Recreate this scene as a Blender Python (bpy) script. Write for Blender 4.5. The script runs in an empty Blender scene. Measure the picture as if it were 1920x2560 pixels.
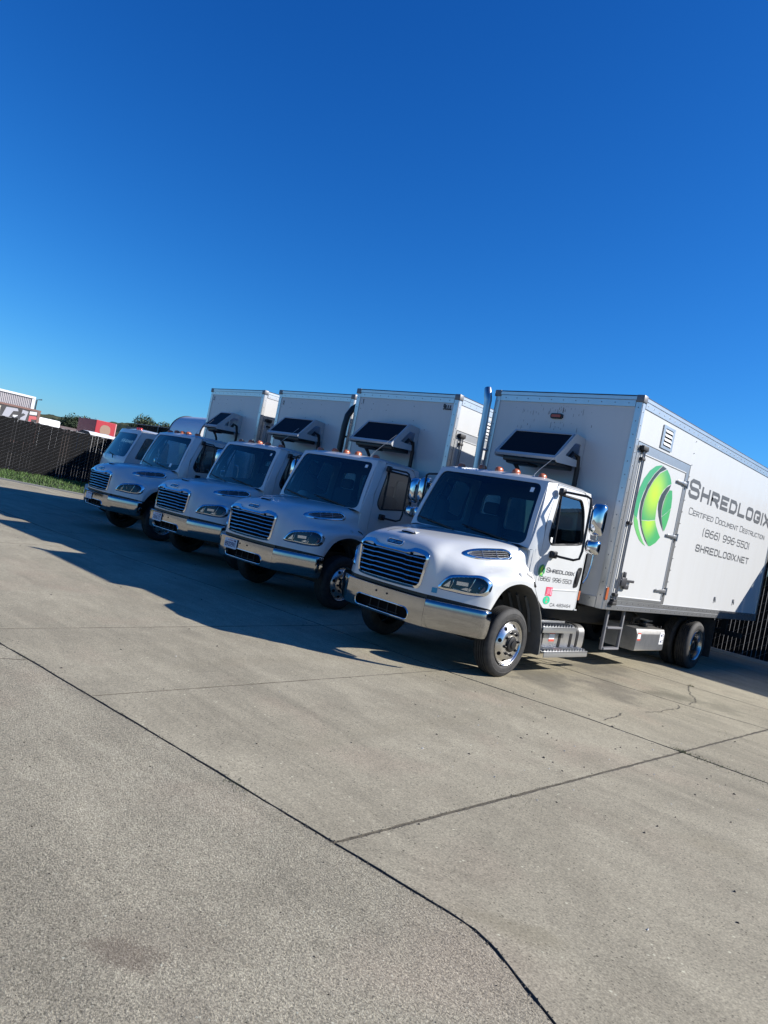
import bpy, bmesh, math, random
import mathutils
from mathutils import Vector, Matrix, noise
from mathutils.geometry import delaunay_2d_cdt
from mathutils.bvhtree import BVHTree
R = math.radians
rng = random.Random(11)
scene = bpy.context.scene
col = scene.collection

# ------------------------------------------------------------------ camera, sky, sun, exposure
YAW, PITCH, ROLL = R(-43.977), R(-0.294), R(11.369)
fw = Vector((math.sin(YAW)*math.cos(PITCH), math.cos(YAW)*math.cos(PITCH), math.sin(PITCH)))
r0 = fw.cross(Vector((0, 0, 1))).normalized()
u0 = r0.cross(fw)
rt = r0*math.cos(ROLL) + u0*math.sin(ROLL)
up = u0*math.cos(ROLL) - r0*math.sin(ROLL)
cd = bpy.data.cameras.new('camera')
cam = bpy.data.objects.new('camera', cd)
col.objects.link(cam)
M = Matrix((rt, up, -fw)).transposed().to_4x4()
M.translation = Vector((5.903, -6.641, 1.743))
cam.matrix_world = M
cd.sensor_fit = 'HORIZONTAL'
cd.sensor_width = 36.0
cd.lens = 36.0*1807.4/1920.0
cd.clip_start = 0.05
cd.clip_end = 4000
scene.camera = cam

SUN = Vector((4.75, 4.73, 3.975)).normalized()
SUN_EL = math.asin(SUN.z)
SUN_AZ = math.atan2(SUN.x, SUN.y)
world = bpy.data.worlds.new('World')
scene.world = world
world.use_nodes = True
wn = world.node_tree
bg = wn.nodes['Background']
sky = wn.nodes.new('ShaderNodeTexSky')
sky.sky_type = 'NISHITA'
sky.sun_disc = False
sky.sun_elevation = SUN_EL
sky.sun_rotation = SUN_AZ
sky.altitude = 0
sky.air_density = 1.0
sky.dust_density = 0.3
sky.ozone_density = 4.0
# clear dry winter sky: deepen the blue the same way in every direction (one response curve per channel)
SKY_STRENGTH, EXPOSURE = 0.055, 0.66
K0, K1 = 0.0714, SKY_STRENGTH*2**EXPOSURE
sep = wn.nodes.new('ShaderNodeSeparateColor')
cmb = wn.nodes.new('ShaderNodeCombineColor')
wn.links.new(sky.outputs[0], sep.inputs[0])
for i, (ga, gk) in enumerate(((2.15, 1.94), (1.92, 1.31), (2.22, 1.04))):
    p1 = wn.nodes.new('ShaderNodeMath'); p1.operation = 'MULTIPLY'; p1.inputs[1].default_value = K0
    p2 = wn.nodes.new('ShaderNodeMath'); p2.operation = 'POWER'; p2.inputs[1].default_value = gk
    p3 = wn.nodes.new('ShaderNodeMath'); p3.operation = 'MULTIPLY'; p3.inputs[1].default_value = ga/K1
    wn.links.new(sep.outputs[i], p1.inputs[0])
    wn.links.new(p1.outputs[0], p2.inputs[0])
    wn.links.new(p2.outputs[0], p3.inputs[0])
    wn.links.new(p3.outputs[0], cmb.inputs[i])
wn.links.new(cmb.outputs[0], bg.inputs[0])
bg.inputs[1].default_value = SKY_STRENGTH
sl = bpy.data.lights.new('sun', 'SUN')
sl.energy = 5.0
sl.angle = R(0.5)
sl.color = (1.0, 0.955, 0.90)
so = bpy.data.objects.new('sun', sl)
col.objects.link(so)
so.rotation_euler = SUN.to_track_quat('Z', 'Y').to_euler()
scene.view_settings.view_transform = 'Standard'
scene.view_settings.look = 'None'
scene.view_settings.gamma = 1.0
scene.view_settings.use_curve_mapping = False
scene.view_settings.exposure = EXPOSURE

# ------------------------------------------------------------------ materials
MATS = {}
def mat(name, color=(0.8, 0.8, 0.8), rough=0.5, metal=0.0, coat=0.0, spec=0.5, trans=0.0, bump=None, vary=None, emit=None, ior=1.45, vmap=None):
    """bump=(scale, strength, detail); vary=(scale, amount, darkcolor)"""
    if name in MATS:
        return MATS[name]
    m = bpy.data.materials.new(name)
    m.use_nodes = True
    nt = m.node_tree
    b = nt.nodes['Principled BSDF']
    b.inputs['Base Color'].default_value = (*color, 1)
    b.inputs['Roughness'].default_value = rough
    b.inputs['Metallic'].default_value = metal
    b.inputs['Coat Weight'].default_value = coat
    b.inputs['Coat Roughness'].default_value = 0.04
    b.inputs['Specular IOR Level'].default_value = spec
    b.inputs['Transmission Weight'].default_value = trans
    b.inputs['IOR'].default_value = ior
    tc = nt.nodes.new('ShaderNodeTexCoord')
    if vary:
        n = nt.nodes.new('ShaderNodeTexNoise')
        n.inputs['Scale'].default_value = vary[0]
        n.inputs['Detail'].default_value = 6
        n.inputs['Roughness'].default_value = 0.65
        if vmap:
            mp = nt.nodes.new('ShaderNodeMapping')
            mp.inputs['Scale'].default_value = vmap
            nt.links.new(tc.outputs['Object'], mp.inputs['Vector'])
            nt.links.new(mp.outputs[0], n.inputs['Vector'])
        else:
            nt.links.new(tc.outputs['Object'], n.inputs['Vector'])
        r = nt.nodes.new('ShaderNodeMapRange')
        r.inputs[1].default_value = 0.42
        r.inputs[2].default_value = 0.72
        r.inputs[3].default_value = 0.0
        r.inputs[4].default_value = vary[1]
        nt.links.new(n.outputs['Fac'], r.inputs[0])
        mx = nt.nodes.new('ShaderNodeMix')
        mx.data_type = 'RGBA'
        mx.inputs[6].default_value = (*color, 1)
        mx.inputs[7].default_value = (*vary[2], 1)
        nt.links.new(r.outputs[0], mx.inputs[0])
        nt.links.new(mx.outputs[2], b.inputs['Base Color'])
    if bump:
        n2 = nt.nodes.new('ShaderNodeTexNoise')
        n2.inputs['Scale'].default_value = bump[0]
        n2.inputs['Detail'].default_value = bump[2]
        nt.links.new(tc.outputs['Object'], n2.inputs['Vector'])
        bp = nt.nodes.new('ShaderNodeBump')
        bp.inputs['Strength'].default_value = bump[1]
        bp.inputs['Distance'].default_value = 0.01
        nt.links.new(n2.outputs['Fac'], bp.inputs['Height'])
        nt.links.new(bp.outputs[0], b.inputs['Normal'])
    MATS[name] = m
    return m

def glass_mat(name, tint, gloss_rough=0.02, base=0.06, f0=0.35):
    """thin window pane: tinted see-through plus fresnel reflection"""
    m = bpy.data.materials.new(name)
    m.use_nodes = True
    nt = m.node_tree
    for n in list(nt.nodes):
        if n.type != 'OUTPUT_MATERIAL':
            nt.nodes.remove(n)
    out = [n for n in nt.nodes if n.type == 'OUTPUT_MATERIAL'][0]
    t = nt.nodes.new('ShaderNodeBsdfTransparent')
    t.inputs[0].default_value = (*tint, 1)
    g = nt.nodes.new('ShaderNodeBsdfGlossy')
    g.inputs['Roughness'].default_value = gloss_rough
    f = nt.nodes.new('ShaderNodeFresnel')
    f.inputs[0].default_value = 1.5
    mr = nt.nodes.new('ShaderNodeMapRange')
    mr.inputs[3].default_value = base
    mr.inputs[4].default_value = 1.0
    nt.links.new(f.outputs[0], mr.inputs[0])
    mx = nt.nodes.new('ShaderNodeMixShader')
    nt.links.new(mr.outputs[0], mx.inputs[0])
    nt.links.new(t.outputs[0], mx.inputs[1])
    nt.links.new(g.outputs[0], mx.inputs[2])
    nt.links.new(mx.outputs[0], out.inputs[0])
    MATS[name] = m
    return m

WHITE = mat('white_paint', (0.56, 0.57, 0.56), 0.32, coat=0.55, vary=(2.2, 0.22, (0.44, 0.43, 0.40)))
BOXW = mat('white_box_panel', (0.53, 0.535, 0.52), 0.42, coat=0.1, vary=(1.3, 0.16, (0.43, 0.415, 0.37)), bump=(60, 0.04, 3), vmap=(4.5, 4.5, .5))
WPLAST = mat('white_plastic', (0.42, 0.43, 0.43), 0.5)
ALU = mat('aluminium_trim', (0.50, 0.51, 0.51), 0.34, metal=0.85, vary=(5, 0.35, (0.40, 0.40, 0.39)))
TANK = mat('aluminium_tank', (0.66, 0.66, 0.65), 0.30, metal=0.9, vary=(7, 0.5, (0.40, 0.40, 0.40)), bump=(25, 0.06, 4))
CHROME = mat('chrome', (0.70, 0.71, 0.72), 0.06, metal=1.0, vary=(3, 0.15, (0.45, 0.44, 0.42)))
BUMP = mat('weathered_chrome', (0.42, 0.42, 0.42), 0.09, metal=1.0, vary=(4, 0.35, (0.28, 0.275, 0.265)), bump=(2.2, 0.05, 2))
GRILL = mat('grille_chrome', (0.62, 0.62, 0.62), 0.36, metal=1.0)
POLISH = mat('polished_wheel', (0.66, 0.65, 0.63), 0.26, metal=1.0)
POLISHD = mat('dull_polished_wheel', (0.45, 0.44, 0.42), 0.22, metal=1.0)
BLACK = mat('black_plastic', (0.012, 0.012, 0.013), 0.42, bump=(180, 0.08, 2))
DARK = mat('black_interior', (0.006, 0.006, 0.007), 0.9, spec=0.1)
LINER = mat('black_wheel_liner', (0.095, 0.095, 0.09), 0.75, bump=(9, 0.6, 3), vary=(6, 0.6, (0.15, 0.14, 0.125)))
STEEL = mat('dark_chassis_steel', (0.018, 0.018, 0.019), 0.6, vary=(6, 0.5, (0.04, 0.036, 0.03)))
GREYSTEEL = mat('grey_ladder_steel', (0.20, 0.20, 0.21), 0.5, metal=0.3)
RUBBER = mat('tyre_rubber', (0.022, 0.022, 0.022), 0.72, vary=(14, 0.7, (0.06, 0.055, 0.048)), bump=(120, 0.15, 2))
SEAL = mat('black_rubber_seal', (0.014, 0.014, 0.014), 0.6)
AMBER = mat('amber_lens', (0.42, 0.115, 0.045), 0.28, coat=0.4)
AMBERD = mat('dull_amber_lens', (0.42, 0.10, 0.035), 0.25, coat=0.5)
REDL = mat('red_lens', (0.55, 0.03, 0.02), 0.2, coat=0.5)
INK = mat('charcoal_lettering', (0.075, 0.08, 0.085), 0.5)
INKL = mat('black_lettering', (0.03, 0.03, 0.032), 0.5)
PLATE = mat('plate_white', (0.60, 0.62, 0.66), 0.4)
PLATEBLUE = mat('plate_blue_ink', (0.02, 0.035, 0.12), 0.5)
PLATERED = mat('plate_red_ink', (0.45, 0.05, 0.06), 0.5)
STKRED = mat('red_sticker', (0.62, 0.06, 0.11), 0.4)
STKPINK = mat('pink_sticker_print', (0.75, 0.35, 0.42), 0.4)
STKGRN = mat('green_sticker', (0.02, 0.50, 0.27), 0.4)
STKWHT = mat('white_sticker', (0.78, 0.78, 0.76), 0.4)
STKBLU = mat('blue_sticker', (0.03, 0.25, 0.40), 0.4)
DASH = mat('grey_dashboard', (0.045, 0.047, 0.05), 0.65)
SEATM = mat('grey_seat_fabric', (0.06, 0.062, 0.066), 0.9)
HEADL = mat('cab_trim_grey', (0.06, 0.062, 0.065), 0.8)
PANELM = mat('black_panel_face', (0.008, 0.009, 0.011), 0.5, spec=0.18)
FROST = mat('headlight_housing', (0.22, 0.22, 0.22), 0.35)
CLEAR = glass_mat('clear_door_glass', (0.86, 0.92, 0.92), base=0.03)
WIND = glass_mat('windshield_glass', (0.56, 0.80, 0.80), base=0.035)
SIDEG = glass_mat('door_glass', (0.20, 0.25, 0.28), base=0.21)
LENS = glass_mat('headlight_lens', (0.86, 0.88, 0.90), base=0.015)
REAR = glass_mat('rear_window_glass', (0.45, 0.60, 0.62), base=0.05)
DARKG = glass_mat('dark_cab_glass', (0.20, 0.36, 0.46), base=0.10)

# ------------------------------------------------------------------ mesh helpers
class MB:
    def __init__(s):
        s.bm = bmesh.new()
    def add(s, vs, fs):
        n = [s.bm.verts.new(v) for v in vs]
        for f in fs:
            try:
                s.bm.faces.new([n[i] for i in f])
            except ValueError:
                pass
        return s
    def box(s, x0, x1, y0, y1, z0, z1, bev=0.0, seg=2, mtx=None):
        b2 = bmesh.new()
        bmesh.ops.create_cube(b2, size=1.0)
        for v in b2.verts:
            v.co = Vector(((x0+x1)/2+v.co.x*(x1-x0), (y0+y1)/2+v.co.y*(y1-y0), (z0+z1)/2+v.co.z*(z1-z0)))
        if bev > 0:
            bmesh.ops.bevel(b2, geom=b2.edges[:], offset=bev, segments=seg, affect='EDGES', profile=0.5)
        if mtx:
            bmesh.ops.transform(b2, matrix=mtx, verts=b2.verts[:])
        s.merge(b2)
        return s
    def merge(s, b2):
        mp = {}
        for v in b2.verts:
            mp[v] = s.bm.verts.new(v.co)
        for f in b2.faces:
            try:
                s.bm.faces.new([mp[v] for v in f.verts])
            except ValueError:
                pass
        b2.free()
    def tube(s, pts, r, n=8, caps=True, closed=False, flat=None):
        pts = [Vector(p) for p in pts]
        rs = r if isinstance(r, (list, tuple)) else [r]*len(pts)
        rings = []
        N = len(pts)
        ref = None
        for i, p in enumerate(pts):
            a = pts[(i-1) % N] if (i > 0 or closed) else p
            b = pts[(i+1) % N] if (i < N-1 or closed) else p
            t = (b-a)
            if t.length < 1e-9:
                t = Vector((0, 0, 1))
            t.normalize()
            if ref is None:
                ref = Vector((0, 0, 1)) if abs(t.z) < 0.9 else Vector((1, 0, 0))
            x = ref - t*ref.dot(t)
            if x.length < 1e-6:
                x = Vector((1, 0, 0)) - t*t.x
            x.normalize()
            y = t.cross(x)
            ref = x
            rings.append([s.bm.verts.new(p + x*math.cos(k/n*2*math.pi)*rs[i] + y*math.sin(k/n*2*math.pi)*rs[i]*(flat or 1)) for k in range(n)])
        for i in range(N-1 + (1 if closed else 0)):
            A, B = rings[i], rings[(i+1) % N]
            for k in range(n):
                s.bm.faces.new((A[k], A[(k+1) % n], B[(k+1) % n], B[k]))
        if caps and not closed:
            s.bm.faces.new(rings[0][::-1])
            s.bm.faces.new(rings[-1])
        return s
    def cyl(s, p0, p1, r0, r1=None, n=20):
        return s.tube([p0, p1], [r0, r0 if r1 is None else r1], n)
    def lathe(s, prof, org, axis, n=48, a0=0.0, a1=2*math.pi):
        """prof: list of (radius, height along axis)"""
        ax = Vector(axis).normalized()
        x = ax.orthogonal().normalized()
        y = ax.cross(x)
        org = Vector(org)
        full = abs(a1-a0-2*math.pi) < 1e-6
        m = n if full else n+1
        rings = []
        for r, h in prof:
            if r < 1e-6:
                rings.append([s.bm.verts.new(org+ax*h)])
            else:
                rings.append([s.bm.verts.new(org+ax*h+(x*math.cos(a0+(a1-a0)*k/n)+y*math.sin(a0+(a1-a0)*k/n))*r) for k in range(m)])
        for A, B in zip(rings, rings[1:]):
            for k in range(n):
                k2 = (k+1) % m
                if len(A) == 1 and len(B) == 1:
                    continue
                if len(A) == 1:
                    s.bm.faces.new((A[0], B[k], B[k2]))
                elif len(B) == 1:
                    s.bm.faces.new((A[k], B[0], A[k2]))
                else:
                    s.bm.faces.new((A[k], B[k], B[k2], A[k2]))
        return s
    def grid(s, rows):
        vs = [[s.bm.verts.new(v) for v in r] for r in rows]
        for a, b in zip(vs, vs[1:]):
            for i in range(len(a)-1):
                s.bm.faces.new((a[i], a[i+1], b[i+1], b[i]))
        return s
    def prism(s, pts, fn, d):
        """polygon (u,v) mapped by fn, extruded by vector d"""
        d = Vector(d)
        a = [s.bm.verts.new(Vector(fn(*p))) for p in pts]
        b = [s.bm.verts.new(v.co+d) for v in a]
        s.bm.faces.new(a)
        s.bm.faces.new(b[::-1])
        n = len(a)
        for i in range(n):
            s.bm.faces.new((a[i], a[(i+1) % n], b[(i+1) % n], b[i]))
        return s
    def patch(s, outer, holes, fn, step=0.1, thick=None, grid=True):
        """triangulated sheet with holes in (u,v), mapped to 3D by fn(u,v); thick=offset vector gives it a back and rims"""
        loops = [resample(outer, step)] + [resample(h, step) for h in holes]
        pts, edges = [], []
        for L in loops:
            o = len(pts)
            pts += [Vector(p) for p in L]
            edges += [(o+i, o+(i+1) % len(L)) for i in range(len(L))]
        if grid:
            us = [p[0] for p in outer]
            vs_ = [p[1] for p in outer]
            nu = int((max(us)-min(us))/step)+1
            nv = int((max(vs_)-min(vs_))/step)+1
            allp = [p for L in loops for p in L]
            for i in range(nu+1):
                for j in range(nv+1):
                    q = (min(us)+(max(us)-min(us))*(i+.5*(j % 2))/nu, min(vs_)+(max(vs_)-min(vs_))*j/nv)
                    if not inside(q, loops[0]) or any(inside(q, h) for h in loops[1:]):
                        continue
                    if min((q[0]-a[0])**2+(q[1]-a[1])**2 for a in allp) < (0.45*step)**2:
                        continue
                    pts.append(Vector(q))
        res = delaunay_2d_cdt(pts, edges, [], 0, 1e-6)
        V, F = res[0], res[2]
        keep = []
        for f in F:
            c = (sum(V[i][0] for i in f)/len(f), sum(V[i][1] for i in f)/len(f))
            if inside(c, loops[0]) and not any(inside(c, h) for h in loops[1:]):
                keep.append(f)
        P = [Vector(fn(v[0], v[1])) for v in V]
        a = [s.bm.verts.new(p) for p in P]
        cnt = {}
        for f in keep:
            s.bm.faces.new([a[i] for i in f])
            for k in range(len(f)):
                e = (f[k], f[(k+1) % len(f)])
                cnt[e] = 1
        if thick is not None:
            t = Vector(thick)
            b = [s.bm.verts.new(p+t) for p in P]
            for f in keep:
                s.bm.faces.new([b[i] for i in f][::-1])
            for (i, j) in cnt:
                if (j, i) not in cnt:
                    s.bm.faces.new((a[j], a[i], b[i], b[j]))
        loose = [v for v in s.bm.verts if not v.link_faces]
        bmesh.ops.delete(s.bm, geom=loose, context='VERTS')
        return s
    def mirror(s):
        for v in s.bm.verts:
            v.co.x = -v.co.x
        bmesh.ops.reverse_faces(s.bm, faces=s.bm.faces[:])
        return s
    def both(s):
        b2 = s.bm.copy()
        for v in b2.verts:
            v.co.x = -v.co.x
        bmesh.ops.reverse_faces(b2, faces=b2.faces[:])
        s.merge(b2)
        return s
    def build(s, name, m, parent=None, ang=35, recalc=False, weld=0.0):
        if weld:
            bmesh.ops.remove_doubles(s.bm, verts=s.bm.verts[:], dist=weld)
        if recalc:
            bmesh.ops.recalc_face_normals(s.bm, faces=s.bm.faces[:])
        me = bpy.data.meshes.new(name)
        s.bm.to_mesh(me)
        s.bm.free()
        if ang:
            me.shade_smooth()
            me.set_sharp_from_angle(angle=R(ang))
        me.materials.append(m)
        o = bpy.data.objects.new(name, me)
        col.objects.link(o)
        if parent:
            o.parent = parent
        return o

def inside(p, poly):
    x, y = p
    c = False
    n = len(poly)
    j = n-1
    for i in range(n):
        xi, yi = poly[i]
        xj, yj = poly[j]
        if (yi > y) != (yj > y) and x < (xj-xi)*(y-yi)/(yj-yi)+xi:
            c = not c
        j = i
    return c

def resample(L, step):
    out = []
    n = len(L)
    for i in range(n):
        a, b = L[i], L[(i+1) % n]
        d = math.hypot(b[0]-a[0], b[1]-a[1])
        k = max(1, int(round(d/step)))
        for t in range(k):
            out.append((a[0]+(b[0]-a[0])*t/k, a[1]+(b[1]-a[1])*t/k))
    return out

def rnd(pts, r, n=4):
    """round the corners of a polygon"""
    out = []
    N = len(pts)
    rr = r if isinstance(r, (list, tuple)) else [r]*N
    for i in range(N):
        p, a, b = Vector(pts[i]), Vector(pts[i-1]), Vector(pts[(i+1) % N])
        q = rr[i]
        if q <= 0:
            out.append(tuple(p))
            continue
        da, db = (a-p), (b-p)
        p0 = p+da.normalized()*min(q, da.length*.49)
        p1 = p+db.normalized()*min(q, db.length*.49)
        for k in range(n+1):
            t = k/n
            out.append(tuple(p0*(1-t)**2+p*2*t*(1-t)+p1*t*t))
    return out

def smooth_loop(pts, k=4):
    """closed Catmull-Rom"""
    out = []
    N = len(pts)
    for i in range(N):
        p0, p1, p2, p3 = [Vector(pts[(i+d) % N]) for d in (-1, 0, 1, 2)]
        for j in range(k):
            t = j/k
            out.append(tuple(0.5*((2*p1)+(p2-p0)*t+(2*p0-5*p1+4*p2-p3)*t*t+(3*p1-p0-3*p2+p3)*t**3)))
    return out

def cr(a, b, c, d, t):
    return 0.5*((2*b)+(c-a)*t+(2*a-5*b+4*c-d)*t*t+(3*b-a-3*c+d)*t**3)

def net_surface(net, k):
    """Catmull-Rom surface through a control net of points"""
    net = [[Vector(p) for p in r] for r in net]
    def ref(L):
        rows = []
        n = len(L)
        for i in range(n-1):
            for j in range(k):
                t = j/k
                A, B, Cc, D = L[max(i-1, 0)], L[i], L[i+1], L[min(i+2, n-1)]
                if i == 0:
                    A = [2*B[q]-Cc[q] for q in range(len(B))]
                if i+2 > n-1:
                    D = [2*Cc[q]-B[q] for q in range(len(B))]
                rows.append([cr(A[q], B[q], Cc[q], D[q], t) for q in range(len(B))])
        rows.append(L[-1])
        return rows
    a = ref(net)
    a = [list(r) for r in zip(*a)]
    a = ref(a)
    return [list(r) for r in zip(*a)]

def empty(name, label, cat, loc=(0, 0, 0), rz=0.0, group=None):
    o = bpy.data.objects.new(name, None)
    o.empty_display_size = 0.3
    col.objects.link(o)
    o.location = loc
    o.rotation_euler = (0, 0, rz)
    tag(o, label, cat, group)
    return o

def tag(o, label=None, cat=None, group=None, kind=None):
    if label: o['label'] = label
    if cat: o['category'] = cat
    if group: o['group'] = group
    if kind: o['kind'] = kind
    return o

def kids(o):
    return [c for c in ALLKIDS.get(o.name, [])]

ALLKIDS = {}
def index_kids():
    ALLKIDS.clear()
    for o in scene.objects:
        if o.parent:
            ALLKIDS.setdefault(o.parent.name, []).append(o)

def copy_tree(o, parent=None, skip=()):
    c = o.copy()
    col.objects.link(c)
    if parent:
        c.parent = parent
    for ch in kids(o):
        if ch.name.split('.')[0] in skip:
            continue
        copy_tree(ch, c, skip)
    return c

# ------------------------------------------------------------------ stroke lettering
def chf(w=1.0, h=1.0, c=.16):
    return [(c, 0), (w-c, 0), (w, c), (w, h-c), (w-c, h), (c, h), (0, h-c), (0, c), (c, 0)]
c_ = .16
GL = {
 'S': [[(1, .78), (1, 1-c_), (1-c_, 1), (c_, 1), (0, 1-c_), (0, .5+c_), (c_, .5), (1-c_, .5), (1, .5-c_), (1, c_), (1-c_, 0), (c_, 0), (0, c_), (0, .22)]],
 'H': [[(0, 0), (0, 1)], [(1, 0), (1, 1)], [(0, .5), (1, .5)]],
 'R': [[(0, 0), (0, 1), (1-c_, 1), (1, 1-c_), (1, .45+c_), (1-c_, .45), (0, .45)], [(.5, .45), (1, 0)]],
 'E': [[(1, 1), (0, 1), (0, 0), (1, 0)], [(0, .5), (.85, .5)]],
 'D': [[(0, 0), (0, 1), (.75, 1), (1, .75), (1, .25), (.75, 0), (0, 0)]],
 'L': [[(0, 1), (0, 0), (1, 0)]],
 'O': [chf()], '0': [chf()],
 'G': [[(1, .78), (1, 1-c_), (1-c_, 1), (c_, 1), (0, 1-c_), (0, c_), (c_, 0), (1-c_, 0), (1, c_), (1, .45), (.55, .45)]],
 'I': [[(0, 0), (0, 1)]],
 'X': [[(0, 0), (1, 1)], [(0, 1), (1, 0)]],
 'C': [[(1, .78), (1, 1-c_), (1-c_, 1), (c_, 1), (0, 1-c_), (0, c_), (c_, 0), (1-c_, 0), (1, c_), (1, .22)]],
 'T': [[(0, 1), (1, 1)], [(.5, 1), (.5, 0)]],
 'F': [[(0, 0), (0, 1), (1, 1)], [(0, .5), (.8, .5)]],
 'U': [[(0, 1), (0, c_), (c_, 0), (1-c_, 0), (1, c_), (1, 1)]],
 'M': [[(0, 0), (0, 1), (.5, .35), (1, 1), (1, 0)]],
 'N': [[(0, 0), (0, 1), (1, 0), (1, 1)]],
 'A': [[(0, 0), (.5, 1), (1, 0)], [(.2, .35), (.8, .35)]],
 'W': [[(0, 1), (.25, 0), (.5, .7), (.75, 0), (1, 1)]],
 'K': [[(0, 0), (0, 1)], [(1, 1), (.1, .45), (1, 0)]],
 '1': [[(0, .85), (.35, 1), (.35, 0)]],
 '2': [[(0, .8), (0, 1-c_), (c_, 1), (1-c_, 1), (1, 1-c_), (1, .6), (0, 0), (1, 0)]],
 '3': [[(0, .82), (c_, 1), (1-c_, 1), (1, 1-c_), (1, .6), (.85, .52), (.35, .52)], [(.85, .52), (1, .42), (1, c_), (1-c_, 0), (c_, 0), (0, .18)]],
 '4': [[(.72, 0), (.72, 1), (0, .3), (1, .3)]],
 '5': [[(1, 1), (0, 1), (0, .56), (1-c_, .56), (1, .56-c_), (1, c_), (1-c_, 0), (c_, 0), (0, .14)]],
 '6': [[(.9, 1), (.35, 1), (0, .68), (0, c_), (c_, 0), (1-c_, 0), (1, c_), (1, .56-c_), (1-c_, .56), (0, .56)]],
 '8': [chf(), [(0, .52), (1, .52)]],
 '9': [[(.1, 0), (.65, 0), (1, .32), (1, 1-c_), (1-c_, 1), (c_, 1), (0, 1-c_), (0, .44+c_), (c_, .44), (1, .44)]],
 '7': [[(0, 1), (1, 1), (.35, 0)]],
 'V': [[(0, 1), (.5, 0), (1, 1)]],
 'Z': [[(0, 1), (1, 1), (0, 0), (1, 0)]],
 '(': [[(.35, 1.08), (.05, .8), (.05, .2), (.35, -.08)]],
 ')': [[(0, 1.08), (.3, .8), (.3, .2), (0, -.08)]],
 '-': [[(0, .5), (.3, .5)]],
 '.': [[(0, .0), (.01, .12)]],
}
GW = {'I': 0.0, '1': .36, '(': .36, ')': .36, '-': .3, '.': .02}

def stroke(bm, pts, t, fn, lift):
    """flat band of width t along a polyline, mitred; fn maps (u,v,h)->3D"""
    P = [Vector(p) for p in pts]
    closed = (P[0]-P[-1]).length < 1e-6
    if closed:
        P = P[:-1]
    n = len(P)
    L, Rr = [], []
    for i in range(n):
        a = P[i-1] if (i > 0 or closed) else None
        b = P[(i+1) % n] if (i < n-1 or closed) else None
        d1 = (P[i]-a).normalized() if a is not None else None
        d2 = (b-P[i]).normalized() if b is not None else None
        if d1 is None: d1 = d2
        if d2 is None: d2 = d1
        n1 = Vector((-d1.y, d1.x)); n2 = Vector((-d2.y, d2.x))
        m = n1+n2
        if m.length < 1e-4:
            m = n1
        m.normalize()
        k = t/2/max(.45, m.dot(n1))
        q = P[i].copy()
        if a is None: q = q-d2*t*0.5
        if b is None: q = q+d1*t*0.5
        L.append(bm.verts.new(fn(*(q+m*k), lift)))
        Rr.append(bm.verts.new(fn(*(q-m*k), lift)))
    for i in range(n if closed else n-1):
        j = (i+1) % n
        bm.faces.new((L[i], L[j], Rr[j], Rr[i]))

def lettering(name, text, fn, u0, u1, v, cap, small, t, m, parent, aspect=.75, hcap=None, slant=0.0):
    """text between u0 and u1 on baseline v; first letters of words in full caps when small<cap"""
    mb = MB()
    # natural layout
    x = 0.0
    items = []
    first = True
    for ch in text:
        if ch == ' ':
            x += cap*.55
            first = True
            continue
        h = cap if (first or small == cap) else small
        if ch in '-.()': h = cap if small == cap else small
        w = GW.get(ch, 1.0)*h*aspect
        items.append((ch, x, w, h))
        x += w+t*2.1
        first = False
    tot = x-t*2.1
    sc = (u1-u0-t)/tot
    for ch, x, w, h in items:
        for k, pl in enumerate(GL[ch]):
            pts = [(u0+t/2+(x+px*(w if w > 0 else 1))*sc + slant*py*h, v+t/2+py*(h-t)) for px, py in pl]
            stroke(mb.bm, pts, t, fn, 0.0022+0.0005*k)
    return mb.build(name, m, parent, ang=0)

def flat(mb, pts, fn, lift):
    vs = [mb.bm.verts.new(fn(p[0], p[1], lift)) for p in pts]
    mb.bm.faces.new(vs)

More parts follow.
